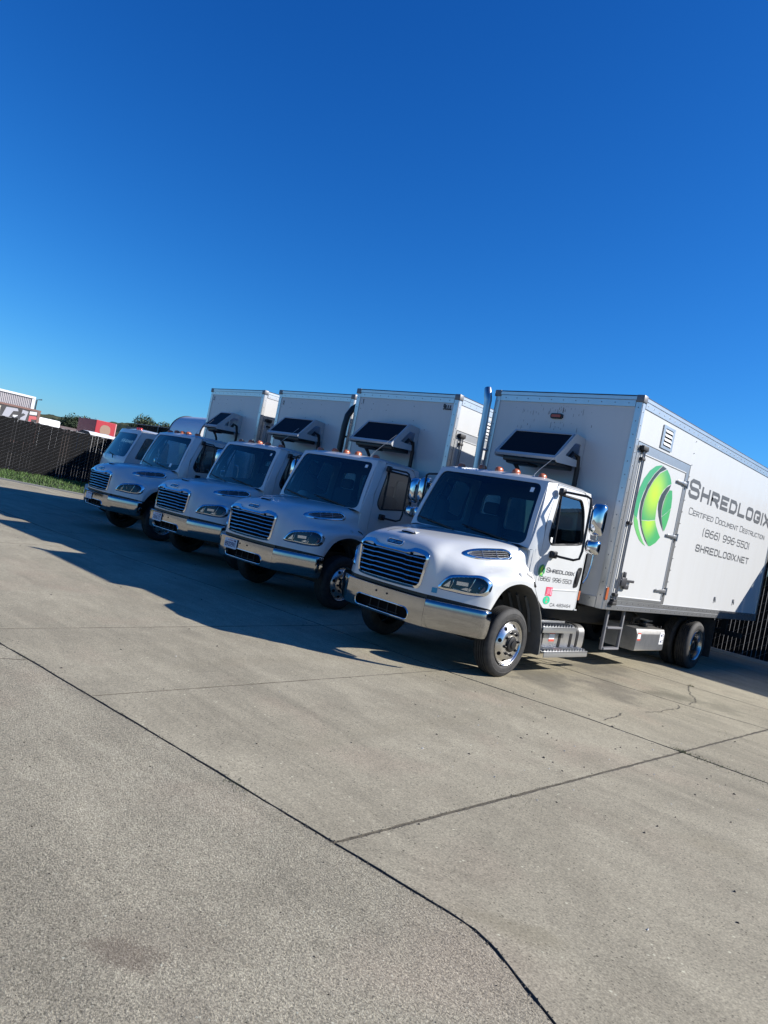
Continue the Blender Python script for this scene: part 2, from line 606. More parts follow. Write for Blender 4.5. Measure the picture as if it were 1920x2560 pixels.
# ------------------------------------------------------------------ the truck model
HOOD_NET = [  # columns from the centre line outwards; rows from the lower front edge over the top to the rear edge
 [(0, -.270, .87), (0, -.275, 1.10), (0, -.255, 1.30), (0, -.20, 1.425), (0, -.02, 1.515), (0, .35, 1.575), (0, .75, 1.615), (0, 1.0, 1.635)],
 [(.30, -.26, .87), (.30, -.262, 1.10), (.30, -.24, 1.30), (.29, -.18, 1.415), (.28, -.01, 1.505), (.28, .35, 1.572), (.29, .75, 1.615), (.30, 1.01, 1.637)],
 [(.57, -.22, .87), (.57, -.215, 1.12), (.56, -.20, 1.31), (.54, -.135, 1.405), (.52, .03, 1.48), (.52, .35, 1.558), (.55, .75, 1.612), (.60, 1.05, 1.637)],
 [(.70, -.14, .868), (.70, -.125, 1.10), (.69, -.095, 1.25), (.67, -.02, 1.345), (.655, .11, 1.42), (.68, .38, 1.528), (.72, .75, 1.592), (.79, 1.08, 1.625)],
 [(.82, -.05, .865), (.82, -.032, 1.08), (.815, .0, 1.215), (.79, .075, 1.30), (.775, .22, 1.368), (.80, .45, 1.475), (.85, .78, 1.55), (.93, 1.11, 1.595)],
 [(.93, .05, .86), (.93, .07, 1.06), (.925, .092, 1.195), (.90, .155, 1.268), (.875, .32, 1.32), (.885, .52, 1.395), (.92, .82, 1.468), (.985, 1.13, 1.515)],
 [(1.0, .12, .856), (1.0, .138, 1.05), (.995, .165, 1.175), (.97, .24, 1.245), (.945, .42, 1.29), (.945, .6, 1.33), (.97, .85, 1.37), (1.01, 1.145, 1.40)],
 [(1.08, .21, .85), (1.08, .225, 1.03), (1.075, .255, 1.145), (1.062, .34, 1.218), (1.05, .52, 1.26), (1.045, .7, 1.285), (1.045, .9, 1.30), (1.055, 1.16, 1.30)],
 [(1.14, .31, .84), (1.145, .33, .97), (1.14, .38, 1.06), (1.14, .46, 1.14), (1.135, .6, 1.20), (1.13, .78, 1.228), (1.13, .95, 1.232), (1.12, 1.18, 1.22)],
 [(1.13, .37, .83), (1.14, .40, .90), (1.14, .455, .98), (1.14, .53, 1.06), (1.14, .65, 1.125), (1.14, .82, 1.165), (1.14, .98, 1.165), (1.13, 1.20, 1.12)],
]
HL_A = Vector((.64, -.10)); HL_T = (Vector((1.2, .24))-HL_A).normalized(); HL_N = Vector((HL_T.y, -HL_T.x))
HL_BEZ = [(.033, .978), (.062, 1.048), (.127, 1.126), (.2, 1.157), (.353, 1.183), (.467, 1.200), (.547, 1.190), (.609, 1.152), (.633, 1.11), (.625, 1.038), (.588, .987), (.515, .962), (.359, .950), (.199, .955), (.08, .958)]
HL_LENS = [(.068, .998), (.105, 1.064), (.16, 1.11), (.243, 1.135), (.357, 1.157), (.456, 1.172), (.52, 1.165), (.567, 1.138), (.588, 1.102), (.580, 1.045), (.548, 1.010), (.478, .990), (.353, .985), (.21, .989), (.105, .984)]
VENT_O = [(.115, 1.44), (.17, 1.48), (.30, 1.515), (.45, 1.535), (.65, 1.55), (.77, 1.555), (.85, 1.53), (.885, 1.485), (.87, 1.44), (.81, 1.415), (.64, 1.395), (.43, 1.385), (.28, 1.39), (.17, 1.41)]
VENT_I = [(.19, 1.445), (.24, 1.475), (.35, 1.495), (.53, 1.515), (.70, 1.528), (.79, 1.525), (.84, 1.49), (.825, 1.45), (.77, 1.435), (.57, 1.418), (.39, 1.41), (.27, 1.42)]

def hw(s): return 1.0-.10*s
def ws(x, s):
    yb = 1.0+.10*abs(x)**2
    yt = 1.36+.06*(x/.9)**2
    return Vector((x, yb+(yt-yb)*s-.025*math.sin(math.pi*s), 1.60+.90*s))
def cabx(y, z):
    x = 1.06 if z < 1.7 else 1.06-.13*((z-1.7)/.8)**1.5
    s = min(1, max(0, (z-1.60)/.90))
    yf = 1.10+.32*s
    k = max(0, min(1, (yf+.2-y)/.2))
    return x-(.06-.03*s)*k*k
def sidefn(y, z): return Vector((cabx(y, z), y, z))

DOOR = rnd([(1.62, .885), (2.425, .885), (2.425, 2.36), (2.33, 2.487), (1.60, 2.487), (1.335, 1.93), (1.30, 1.42), (1.33, 1.15), (1.47, .98)], [.02, .05, .05, .06, .05, .2, .1, .05, .02])
DWIN = rnd([(1.655, 2.375), (2.24, 2.375), (2.30, 2.25), (2.315, 1.80), (2.20, 1.775), (1.50, 1.705), (1.425, 1.79), (1.47, 1.96)], [.04, .05, .08, .05, .04, .05, .05, .1])

def wheel_part(parent, s, yc, x_out, front):
    def side(mb):
        return mb if s > 0 else mb.mirror()
    Rr, w = .43, .235
    def tyre(mb, xo):
        pr = [(.272, xo-.03), (.29, xo-.008), (.305, xo-.001), (.312, xo+.002), (.322, xo+.001), (.335, xo+.0045), (.345, xo+.003), (.362, xo+.0025), (.366, xo+.0045), (.375, xo+.001), (.405, xo-.012), (.420, xo-.028)]
        g0, g1 = xo-.034, xo-w+.034
        n = 5
        wd = (g0-g1)/n
        for i in range(n):
            a = g0-wd*i
            pr += [(.424 if i in (0,) else .430, a), (.430, a-wd*.45), (.424 if i == n-1 else .430, a-wd+.009)]
            if i < n-1:
                pr += [(.417, a-wd+.0085), (.417, a-wd+.0005)]
        pr += [(.420, xo-w+.028), (.405, xo-w+.012), (.36, xo-w), (.30, xo-w+.01), (.272, xo-w+.03)]
        mb.lathe([(r, x) for r, x in pr], (0, yc, Rr), (1, 0, 0), 72)
    mb = MB()
    tyre(mb, x_out)
    if not front:
        tyre(mb, x_out-.28)
    t = side(mb).build('wheel', RUBBER, parent, 28)
    mb = MB()
    O = (0, yc, Rr)
    if front:
        x = x_out
        mb.lathe([(.270, x-.03), (.277, x-.008), (.272, x+.004), (.262, x-.002), (.254, x-.022), (.246, x-.026), (.232, x-.012), (.195, x+.018), (.172, x+.028), (.105, x+.030), (.09, x+.028)], O, (1, 0, 0), 64)
        hx, hub = x+.028, x+.03
    else:
        x = x_out
        mb.lathe([(.270, x-.03), (.277, x-.008), (.272, x+.002), (.262, x-.004), (.252, x-.03), (.243, x-.09), (.236, x-.17), (.20, x-.185), (.165, x-.175), (.10, x-.17), (.09, x-.17)], O, (1, 0, 0), 64)
        hx, hub = x-.17, x-.17
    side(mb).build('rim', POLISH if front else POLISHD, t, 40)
    mb = MB()
    if front:
        mb.lathe([(.098, hub-.01), (.098, hub+.012), (.092, hub+.014), (.088, hub+.026), (.07, hub+.032), (.05, hub+.034), (.046, hub+.046), (.03, hub+.049), (0, hub+.049)], O, (1, 0, 0), 32)
    else:
        mb.lathe([(.10, hub-.01), (.10, hub+.03), (.085, hub+.05), (.08, hub+.12), (.06, hub+.13), (0, hub+.13)], O, (1, 0, 0), 32)
    side(mb).build('hub', BLACK, t, 30)
    for k in range(8):
        a = k/8*2*math.pi+.2
        cy, cz = yc+math.cos(a)*.137, Rr+math.sin(a)*.137
        mb = MB().cyl((hx-.002, cy, cz), (hx+.016, cy, cz), .021, .019, 6).cyl((hx+.016, cy, cz), (hx+.034, cy, cz), .012, .011, 8)
        side(mb).build('lug_nut', BLACK, t, 20)
    if front:
        for k in range(8):
            a = k/8*2*math.pi+.59
            dr = Vector((0, math.cos(a), math.sin(a)))
            nrm = (Vector((1, 0, 0))*.037+dr*.030).normalized()
            p = Vector((x_out+.0035, yc, Rr))+dr*.2135
            mb = MB().lathe([(.0255, -.004), (.0255, .0022), (.021, .003), (0, .003)], p, nrm, 20)
            side(mb).build('hand_hole_shade', DARK, t, 20)  # black disc on the rim face stands in for the shade inside a hole
    return t

def make_truck():
    root = empty('box_truck', 'x', 'truck')
    # ---------------- hood
    rows = net_surface(HOOD_NET, 8)
    hb = bmesh.new()
    vs = [[hb.verts.new(p) for p in r] for r in rows]
    for a, b in zip(vs, vs[1:]):
        for i in range(len(a)-1):
            hb.faces.new((a[i], a[i+1], b[i+1], b[i]))
    tree = BVHTree.FromBMesh(hb)
    def hl(sz, out=0.0):
        p = HL_A+HL_T*sz[0]
        o = Vector((p.x, p.y, sz[1]))+Vector((HL_N.x, HL_N.y, 0))*.4
        h = tree.ray_cast(o, Vector((-HL_N.x, -HL_N.y, 0)))
        q = h[0] if h[0] is not None else Vector((p.x, p.y, sz[1]))
        return q+Vector((HL_N.x, HL_N.y, .1)).normalized()*out
    def vent(yz, out=0.0):
        o = Vector((1.6, yz[0]-.15, yz[1]+.12))
        t = Vector((.93, yz[0], yz[1]))
        h = tree.ray_cast(o, (t-o).normalized())
        q = h[0] if h[0] is not None else t
        return q+Vector((.86, -.35, .38))*out
    lens_poly = smooth_loop(HL_LENS, 2)
    venti = smooth_loop(VENT_I, 2)
    dele = []
    for f in hb.faces:
        c = f.calc_center_median()
        if abs(c.x) < .525 and .94 < c.z < 1.285 and c.y < -.1:
            dele.append(f)
            continue
        s = (Vector((c.x, c.y))-HL_A).dot(HL_T)
        if inside((s, c.z), lens_poly) and c.y < .4:
            dele.append(f)
            continue
        if c.x > .75 and .2 < c.y < .9 and 1.38 < c.z < 1.56:
            o = Vector((1.6, 0, 0))
            d = Vector((-.67, .15, -.12))
            k = (c.x-.93)/d.x
            q = c-d*k
            if inside((q.y, q.z), venti):
                dele.append(f)
    bmesh.ops.delete(hb, geom=dele, context='FACES')
    mb = MB()
    mb.merge(hb)
    mb.both()
    hood = mb.build('hood', WHITE, root, 45, weld=.0008, recalc=True)
    # badge on the nose
    def nose(x, z, h=0.0):
        q = tree.ray_cast(Vector((abs(x), -1, z)), Vector((0, 1, 0)))
        p = q[0] if q[0] is not None else Vector((x, -.2, z))
        return Vector((x, p.y-h*.9-.001, p.z+h*.35))
    badge = rnd([(-.125, 1.345), (.125, 1.345), (.125, 1.405), (-.125, 1.405)], .03)
    MB().patch(badge, [], lambda x, z: nose(x, z, .008), .04).build('badge_face', mat('badge_blue_black', (.01, .015, .03), .25), hood, 40)
    mb = MB().tube([nose(x, z, .009) for x, z in resample(badge, .03)], .008, 8, closed=True)
    mb.build('badge_rim', CHROME, hood, 60)
    lettering('badge_lettering', 'FREIGHTLINER', lambda u, v, h: nose(u, v, .010+h), -.105, .105, 1.362, .028, .028, .0045, CHROME, hood, .6)
    # hood scoop
    mb = MB()
    sc = [(-.10, .06), (.10, .06), (.13, -.055), (-.13, -.055)]
    def top(x, y, dz):
        q = tree.ray_cast(Vector((abs(x), y, 2.5)), Vector((0, 0, -1)))
        z = q[0].z if q[0] is not None else 1.5
        return Vector((x, y, z+dz))
    mb.grid([[top(-.07, .10, .002), top(0, .10, .002), top(.07, .10, .002)], [top(-.095, -.02, .026), top(0, -.02, .03), top(.095, -.02, .026)], [top(-.105, -.045, .018), top(0, -.045, .022), top(.105, -.045, .018)]])
    mb.add([top(-.07, .10, 0), top(-.095, -.02, .026), top(-.12, -.02, .0), top(.07, .10, 0), top(.095, -.02, .026), top(.12, -.02, 0)], [(0, 2, 1), (3, 4, 5)])
    mb.build('hood_scoop', WHITE, hood, 30)
    MB().grid([[top(-.105, -.042, .002), top(.105, -.042, .002)], [top(-.10, -.040, .018), top(.10, -.040, .018)]]).build('scoop_opening', DARK, hood, 0)
    # centre seam of the hood
    MB().tube([top(-.30, y, .001) for y in (-.08, .0, .1, .25, .5, .8, 1.0)], .0035, 5).build('hood_seam', SEAL, hood, 60)
    # ---------------- grille
    def yg(x): return -.283+.20*x*x
    half = [(0, 1.312), (.24, 1.318), (.285, 1.335), (.335, 1.362), (.42, 1.362), (.515, 1.345), (.56, 1.315), (.568, 1.27), (.545, 1.08), (.53, .965), (.50, .915), (.45, .897), (0, .892)]
    outer = half + [(-x, z) for x, z in half[-2:0:-1]]
    ih = [(0, 1.288), (.25, 1.290), (.30, 1.302), (.345, 1.315), (.42, 1.312), (.50, 1.300), (.532, 1.28), (.536, 1.25), (.515, 1.08), (.502, .975), (.475, .938), (.43, .925), (0, .920)]
    inner = ih + [(-x, z) for x, z in ih[-2:0:-1]]
    def gfn(x, z):
        return Vector((x, yg(x)-.012+max(0, z-1.29)*.55+max(0, .925-z)*.5, z))
    gr = MB().patch(outer, [inner], gfn, .03, (0, .03, 0)).build('grille', CHROME, root, 50)
    for k in range(6):
        z = .972+k*.0575
        w = .508+.03*(z-.93)/.35
        pts = []
        for i in range(25):
            x = -w+2*w*i/24
            jog = .006 if abs(x) < .26 else 0
            pts.append((x, yg(x)-.004, z+jog))
        mb = MB()
        for (ya, za, yb2, zb) in ((-.003, -.0055, .003, .0055), (.003, .0055, .035, .008), (.035, -.004, -.003, -.0055)):
            mb.grid([[Vector(p)+Vector((0, ya, za)) for p in pts], [Vector(p)+Vector((0, yb2, zb)) for p in pts]])
        mb.build('grille_bar', GRILL, gr, 30)
    mb = MB().grid([[(x, yg(x)+.05, .915) for x in (-.52, -.3, 0, .3, .52)], [(x, yg(x)+.05, 1.315) for x in (-.53, -.3, 0, .3, .53)]])
    for x in (-.31, .31):
        mb.box(x-.018, x+.018, yg(.3)+.012, yg(.3)+.04, .93, 1.30)
    mb.build('grille_backing', DARK, gr, 0)
    # ---------------- headlights, side vents
    for s in (1, -1):
        sd = (lambda m: m) if s > 0 else (lambda m: m.mirror())
        bz = smooth_loop(HL_BEZ, 3)
        ln = smooth_loop(HL_LENS, 3)
        N = len(bz)
        mb = MB()
        rows = []
        md = [((a[0]*.55+b[0]*.45), (a[1]*.55+b[1]*.45)) for a, b in zip(bz, ln)]
        rows = [[hl(q, .001) for q in bz], [hl(q, .017) for q in md], [hl(q, .018) for q in ln], [hl(q, -.02) for q in ln]]
        rows = [r+[r[0]] for r in rows]
        mb.grid(rows)
        h = sd(mb).build('headlight', CHROME, root, 50)
        back = [hl(q, -.075) for q in ln]
        mb = MB().grid([[hl(q, .008) for q in ln]+[hl(ln[0], .008)], back+[back[0]]])
        mb.patch(ln, [], lambda u, v: hl((u, v), -.075), .05)
        sd(mb).build('lamp_housing', mat('lamp_dark', (.012, .012, .014), .35), h, 40)
        sd(MB().patch(ln, [], lambda u, v: hl((u, v), .010), .04)).build('lens', LENS, h, 60)
        for a, b in (((.195, 1.10), (.168, .995)), ((.430, 1.150), (.367, .992))):
            sd(MB().tube([hl(a, -.01), hl(((a[0]+b[0])/2+.006, (a[1]+b[1])/2), -.006), hl(b, -.01)], .006, 6)).build('lamp_divider', CHROME, h, 50)
        pc = hl((.30, 1.07), -.07)
        d = Vector((HL_N.x, HL_N.y, 0))
        tx = Vector((HL_T.x, HL_T.y, 0))
        RF = mat('lamp_reflector', (.75, .76, .78), .12, metal=1.0)
        pc2 = hl((.30, 1.065), -.03)
        pc5 = hl((.36, 1.015), -.05)
        pc4 = hl((.115, 1.035), -.05)
        for quad in ([pc2-tx*.07+Vector((0, 0, .024)), pc2+tx*.065+Vector((0, 0, .030)), pc2+tx*.065-Vector((0, 0, .012)), pc2-tx*.07-Vector((0, 0, .02))],
                     [pc5-tx*.08-Vector((0, 0, .012)), pc5+tx*.03-Vector((0, 0, .016)), pc5+tx*.05+Vector((0, 0, .012)), pc5-tx*.02+Vector((0, 0, .018))],
                     [pc4-tx*.03-Vector((0, 0, .03)), pc4+tx*.04-Vector((0, 0, .03)), pc4+tx*.045+Vector((0, 0, .05))]):
            sd(MB().prism(quad, lambda *q: q, tuple(-d*.02))).build('reflector', RF, h, 0)
        sd(MB().lathe([(.050, .03), (.036, .012), (.01, 0)], hl((.50, 1.09), -.055), d+Vector((.3, 0, .25)), 20, .4, 3.6)).build('reflector', RF, h, 40)
        mb = MB().patch([(.50, .998), (.53, 1.0), (.565, 1.06), (.55, 1.085), (.525, 1.05)], [], lambda u, v: hl((u, v), -.012), .03)
        sd(mb).build('turn_signal', mat('dark_amber', (.45, .09, .03), .25, coat=.5), h, 40)
        # side vent
        vo, vi = smooth_loop(VENT_O, 3), smooth_loop(VENT_I, 3)
        vo2 = [VENT_O[min(range(len(VENT_O)), key=lambda k: (VENT_O[k][0]-q[0])**2+(VENT_O[k][1]-q[1])**2)] for q in VENT_I]
        outl = resample(smooth_loop(VENT_O, 3), .02)
        cy, cz = .52, 1.47
        angs = [math.atan2((q[1]-cz)*4.5, q[0]-cy) for q in outl]
        inl = []
        for q in outl:
            best = min(smooth_loop(VENT_I, 8), key=lambda w: (w[0]-q[0])**2+(w[1]-q[1])**2)
            inl.append(best)
        mb = MB()
        rr = [[vent(q, .001) for q in outl], [vent(((q[0]+w[0])/2, (q[1]+w[1])/2), .016) for q, w in zip(outl, inl)], [vent(w, .014) for w in inl], [vent(w, -.012) for w in inl]]
        mb.grid([r+[r[0]] for r in rr])
        v = sd(mb).build('side_vent', CHROME, root, 55)
        sd(MB().patch(smooth_loop(VENT_I, 2), [], lambda a, b: vent((a, b), -.03), .08)).build('vent_backing', DARK, v, 40)
        for yy in (.40, .62):
            zz = [q for q in vi if abs(q[0]-yy) < .05]
            z0, z1 = min(q[1] for q in zz), max(q[1] for q in zz)
            sd(MB().tube([vent((yy, z0), .010), vent((yy, z1), .010)], .005, 6)).build('vent_post', ALU, v, 40)
        for k in range(4):
            f = (k+.5)/4
            pts = []
            for i in range(13):
                yy = .22+.60*i/12
                zz = [q[1] for q in smooth_loop(VENT_I, 8) if abs(q[0]-yy) < .03]
                if not zz: continue
                pts.append(vent((yy, min(zz)+(max(zz)-min(zz))*f), .004))
            sd(MB().tube(pts, .0055, 5)).build('vent_bar', ALU, v, 40)
        # hood latch and fender marker
        mb = MB().tube([(1.05, 1.10, 1.29), (1.075, 1.16, 1.265), (1.085, 1.24, 1.20), (1.085, 1.30, 1.15)], [.016, .02, .02, .014], 8)
        sd(mb).build('hood_latch', BLACK, root, 40)
        o = Vector((1.5, .93, 1.275)); q = tree.ray_cast(o, Vector((-1, 0, 0)))
        pq = q[0] if q[0] is not None else Vector((1.05, .93, 1.275))
        sd(MB().lathe([(.030, -.004), (.030, .006), (.022, .012), (0, .013)], pq, (.6, 0, .8), 20)).build('fender_marker', WPLAST, root, 40)
    # ---------------- bumper
    def by(x): return -.295+.055*(x/.65)**2
    prof = lambda z: (.0 if z > .78 else 0)+.02*((.68-z)/.18)**2*(1 if z < .68 else .3)
    hole = rnd([(-.43, .525), (.43, .525), (.455, .60), (.40, .665), (-.40, .665), (-.455, .60)], .04)
    cen = rnd([(-.645, .50), (.645, .50), (.645, .815), (-.645, .815)], .004)
    bp = MB().patch(cen, [hole], lambda x, z: Vector((x, by(x)+prof(z), z)), .05)
    bp.grid([[Vector((x, by(x)+prof(.815)+.0004, .8153)) for x in [-.645+1.29*i/16 for i in range(17)]], [Vector((x, by(x)+.018, .826)) for x in [-.645+1.29*i/16 for i in range(17)]], [Vector((x, by(x)+.09, .826)) for x in [-.645+1.29*i/16 for i in range(17)]]])
    bumper = bp.build('bumper', BUMP, root, 50)
    MB().tube([Vector((x, by(x)+prof(z)-.002, z)) for x, z in resample(hole, .05)], .008, 6, closed=True).build('opening_rim', CHROME, bumper, 60)
    MB().patch([(-.5, .50), (.5, .50), (.5, .70), (-.5, .70)], [], lambda x, z: Vector((x, by(x)+.09, z)), .2).build('opening_mesh', DARK, bumper, 0)
    mb = MB()
    for x in (-.22, -.075, .075, .22):
        mb.box(x-.004, x+.004, -.225, -.215, .53, .66)
    mb.box(-.25, .25, -.226, -.216, .545, .552).build('opening_grid', STEEL, bumper, 0)
    for x in (-.09, .09):
        MB().lathe([(.013, 0), (.012, .006), (0, .008)], (x, by(x), .755), (0, -1, 0), 12).build('bolt', STEEL, bumper, 40)
    for s in (1, -1):
        path = [(.650, by(.645)), (.70, -.222), (.80, -.155), (.95, -.035), (1.08, .075), (1.165, .15), (1.195, .185), (1.205, .225), (1.20, .30)]
        pr = [(.09, .826), (.018, .826), (.004, .815), (.0, .78), (-.004, .70), (0, .62), (.012, .54), (.03, .50), (.07, .492)]
        rows = []
        for i, (x, y) in enumerate(path):
            a = Vector(path[max(i-1, 0)]); b = Vector(path[min(i+1, len(path)-1)])
            t = (b-a).normalized(); n = Vector((-t.y, t.x))
            tz = .0
            rows.append([Vector((x+n.x*d, y+n.y*d, z+tz)) for d, z in pr])
        mb = MB().grid(rows)
        if s < 0: mb.mirror()
        mb.build('bumper_end', BUMP, bumper, 50)
        mb = MB().grid([[(.60, -.17, .80), (.60, -.17, .885)], [(.80, -.04, .80), (.80, -.04, .875)], [1.0 and (1.0, .14, .80), (1.0, .14, .865)], [(1.12, .30, .80), (1.12, .30, .86)]])
        if s < 0: mb.mirror()
        mb.build('bumper_filler', BLACK, root, 40)
    MB().grid([[(x, -.19, .79) for x in (-.62, 0, .62)], [(x, -.19, .90) for x in (-.62, 0, .62)]]).build('bumper_filler', BLACK, root, 0)
    # ---------------- cab
    mb = MB()
    # windscreen frame
    fo = [(-1, 0), (1, 0), (1, 1), (-1, 1)]
    whole = rnd([(-.94, .045), (.94, .045), (.925, .945), (-.925, .945)], [.13, .13, .11, .11], 6)
    wf = lambda u, s: ws(u*hw(s), s)
    mb.patch(fo, [whole], wf, .07, (0, .03, 0))
    # roof
    rows = []
    for i in range(21):
        x = -.93+1.86*i/20
        r = []
        y0 = 1.36+.06*(x/.9)**2
        for j in range(19):
            y = y0+(2.50-y0)*j/18
            f = min(1, (y-y0)/.22); f = 1-(1-f)**2
            e = max(0, (abs(x)-.72)/.21)
            rr = max(0, (y-2.38)/.12)
            r.append((x, y, 2.50+(.064-.012*(x/.93)**2)*f*(1-e*e) - .05*rr*rr*(1-e*e)))
        rows.append(r)
    mb.grid(rows)
    # rear wall with two windows
    bw1 = rnd([(-.36, 1.80), (.36, 1.80), (.36, 2.28), (-.36, 2.28)], .06)
    bw2 = rnd([(.50, 1.80), (.86, 1.80), (.82, 2.26), (.50, 2.28)], .06)
    bw3 = [(-x, z) for x, z in bw2][::-1]
    bo = [(-1.06, .9), (1.06, .9), (1.06, 1.7), (1.01, 2.2), (.93, 2.5), (-.93, 2.5), (-1.01, 2.2), (-1.06, 1.7)]
    mb.patch(bo, [bw1, bw2, bw3], lambda x, z: Vector((x, 2.50, z)), .12, (0, -.05, 0))
    for s in (1, -1):
        m2 = MB()
        edge = [(1.10+.32*k/8, 1.60+.90*k/8) for k in range(9)]
        fr = [(1.13, 1.165), (1.13, 1.58)] + edge + [(1.60, 2.50), (1.592, 2.492), (1.327, 1.932), (1.292, 1.42), (1.322, 1.147), (1.42, 1.02), (1.40, .975), (1.30, 1.065)]
        m2.patch(fr, [], sidefn, .08, (-.03, 0, 0))
        re = [(2.433, .885), (2.50, .885), (2.50, 2.50), (1.60, 2.50), (1.60, 2.493), (2.335, 2.493), (2.36, 2.478), (2.433, 2.365)]
        m2.patch(re, [], sidefn, .08, (-.03, 0, 0))
        m2.grid([[(.55, 1.17, 1.17), (.80, 1.17, 1.17), (1.04, 1.17, 1.17)], [(.55, 1.17, 1.60), (.80, 1.17, 1.60), (1.035, 1.17, 1.60)]])
        he = [(.90, 1.105, 1.606), (.93, 1.112, 1.597), (.96, 1.122, 1.56), (.985, 1.132, 1.515), (1.0, 1.14, 1.45), (1.01, 1.147, 1.40), (1.035, 1.157, 1.345), (1.055, 1.162, 1.30), (1.10, 1.176, 1.25), (1.12, 1.185, 1.21)]
        m2.grid([[Vector((x-.012, y-.012, z)) for x, y, z in he], [Vector((max(cabx(1.20, z)+.001, x-.01), 1.205, z+.012)) for x, y, z in he]])
        m2.grid([[(.80, 1.10, 1.612), (1.03, 1.13, 1.605)], [(.80, 1.17, 1.612), (1.03, 1.20, 1.605)]])
        if s < 0: m2.mirror()
        mb.merge(m2.bm)
    cab = mb.build('cab', WHITE, root, 40)
    # dark lining of the cab: floor, firewall, headliner
    mb = MB().box(-1.02, 1.02, 1.58, 2.46, .875, .90).box(-.98, .98, 1.19, 1.22, 1.16, 1.58).box(-1.0, 1.0, 1.22, 1.60, 1.14, 1.16)
    mb.build('cab_floor', DARK, cab, 0)
    mb = MB()
    rows = []
    for i in range(9):
        x = -.86+1.72*i/8
        rows.append([(x, 1.46+(2.44-1.46)*j/6, 2.475-.03*(x/.86)**2) for j in range(7)])
    mb.grid(rows)
    mb.patch(bo2(bo), [bw1, bw2, bw3], lambda x, z: Vector((x, 2.44, z)), .15)
    mb.build('cab_lining', HEADL, cab, 40)
    MB().patch(whole, [], lambda u, s: wf(u, s)+Vector((0, .012, 0)), .07).build('windshield', WIND, root, 60)
    # black border of the windscreen
    inn = rnd([(-.89, .09), (.89, .09), (.88, .915), (-.88, .915)], [.12, .12, .09, .09], 6)
    MB().patch(whole, [inn], lambda u, s: wf(u, s)+Vector((0, .016, .003)), .06).build('windshield_border', SEAL, cab, 60)
    for bw in (bw1, bw2, bw3):
        MB().patch(bw, [], lambda x, z: Vector((x, 2.475, z)), .3).build('rear_window', REAR, cab, 0)
    # cowl below the windscreen
    rows = [[Vector((x, .93+.13*abs(x)**2, 1.605)), Vector((x, 1.03+.09*abs(x)**2, 1.64 if abs(x) < .9 else 1.615))] for x in [-.99+1.98*i/16 for i in range(17)]]
    MB().grid(rows).build('cowl', BLACK, cab, 50)
    for s in (0, 1):
        x0 = -.12 if s == 0 else .72
        pts = [ws(x0, .03)+Vector((0, -.03, .02)), ws(x0-.30, .10)+Vector((0, -.035, .0)), ws(x0-.62, .13)+Vector((0, -.03, 0))]
        MB().tube(pts, [.012, .009, .006], 6).tube([ws(x0-.75, .155)+Vector((0, -.018, 0)), ws(x0-.30, .10)+Vector((0, -.022, 0))], .009, 5).build('wiper', BLACK, root, 40)
    # dashboard, wheel, seats
    mb = MB().grid([[(x, 1.03+.09*abs(x)**2, 1.60) for x in (-.96, -.6, -.2, .2, .6, .96)], [(x, 1.22, 1.625) for x in (-.97, -.6, -.2, .2, .6, .97)], [(x, 1.40, 1.60) for x in (-.98, -.6, -.2, .2, .6, .98)], [(x, 1.46, 1.50) for x in (-.98, -.6, -.2, .2, .6, .98)], [(x, 1.40, 1.1) for x in (-.98, -.6, -.2, .2, .6, .98)]])
    mb.lathe([(.20, 0), (.17, .05), (.02, .08)], (.52, 1.33, 1.60), (0, -.2, 1), 20)
    mb.build('dashboard', DASH, cab, 50)
    ctr = Vector((.50, 1.60, 1.62)); ax = Vector((0, .55, .83)).normalized()
    a1 = Vector((1, 0, 0)); a2 = ax.cross(a1)
    mb = MB().tube([ctr+(a1*math.cos(k/24*2*math.pi)+a2*math.sin(k/24*2*math.pi))*.215 for k in range(24)], .015, 8, closed=True)
    mb.tube([ctr-a1*.21, ctr, ctr+a1*.21], .016, 6).tube([ctr, ctr-ax*.35], .03, 8)
    mb.build('steering_wheel', BLACK, root, 40)
    for x in (-.50, .50):
        mb = MB().box(x-.25, x+.25, 1.72, 2.22, 1.25, 1.40, .05).box(x-.24, x+.24, 2.16, 2.32, 1.38, 1.96, .06).box(x-.13, x+.13, 2.22, 2.32, 1.97, 2.15, .04)
        mb.build('seat', SEATM, root, 40)
    # doors
    for s in (1, -1):
        sd = (lambda m: m) if s > 0 else (lambda m: m.mirror())
        d = sd(MB().patch(DOOR, [DWIN], sidefn, .07, (-.035, 0, 0))).build('door', WHITE, root, 40)
        sd(MB().patch(DWIN, [], lambda y, z: sidefn(y, z)-Vector((.015, 0, 0)), .12)).build('door_window', SIDEG if s > 0 else CLEAR, d, 60)
        mb = MB().tube([sidefn(y, z)+Vector((-.004, 0, 0)) for y, z in resample(DWIN, .04)], .013, 6, closed=True)
        mb.tube([sidefn(1.70, 2.37)+Vector((-.006, 0, 0)), sidefn(1.62, 2.0)+Vector((-.006, 0, 0)), sidefn(1.585, 1.715)+Vector((-.006, 0, 0))], .013, 6)
        sd(mb).build('window_seal', SEAL, d, 60)
        hp = rnd([(2.27, 1.185), (2.375, 1.205), (2.42, 1.44), (2.41, 1.48), (2.315, 1.47), (2.265, 1.28)], .035)
        sd(MB().patch(hp, [], lambda y, z: Vector((1.067-.0*y, y, z)), .05, (-.012, 0, 0)).box(1.066, 1.078, 2.295, 2.355, 1.25, 1.43, .004)).build('door_handle', BLACK, d, 30)
        # swage line on the door
        sd(MB().tube([sidefn(1.75, 1.135)+Vector((-.006, 0, 0)), sidefn(2.40, 1.15)+Vector((-.006, 0, 0))], .014, 8)).build('door_crease', WHITE, d, 80)
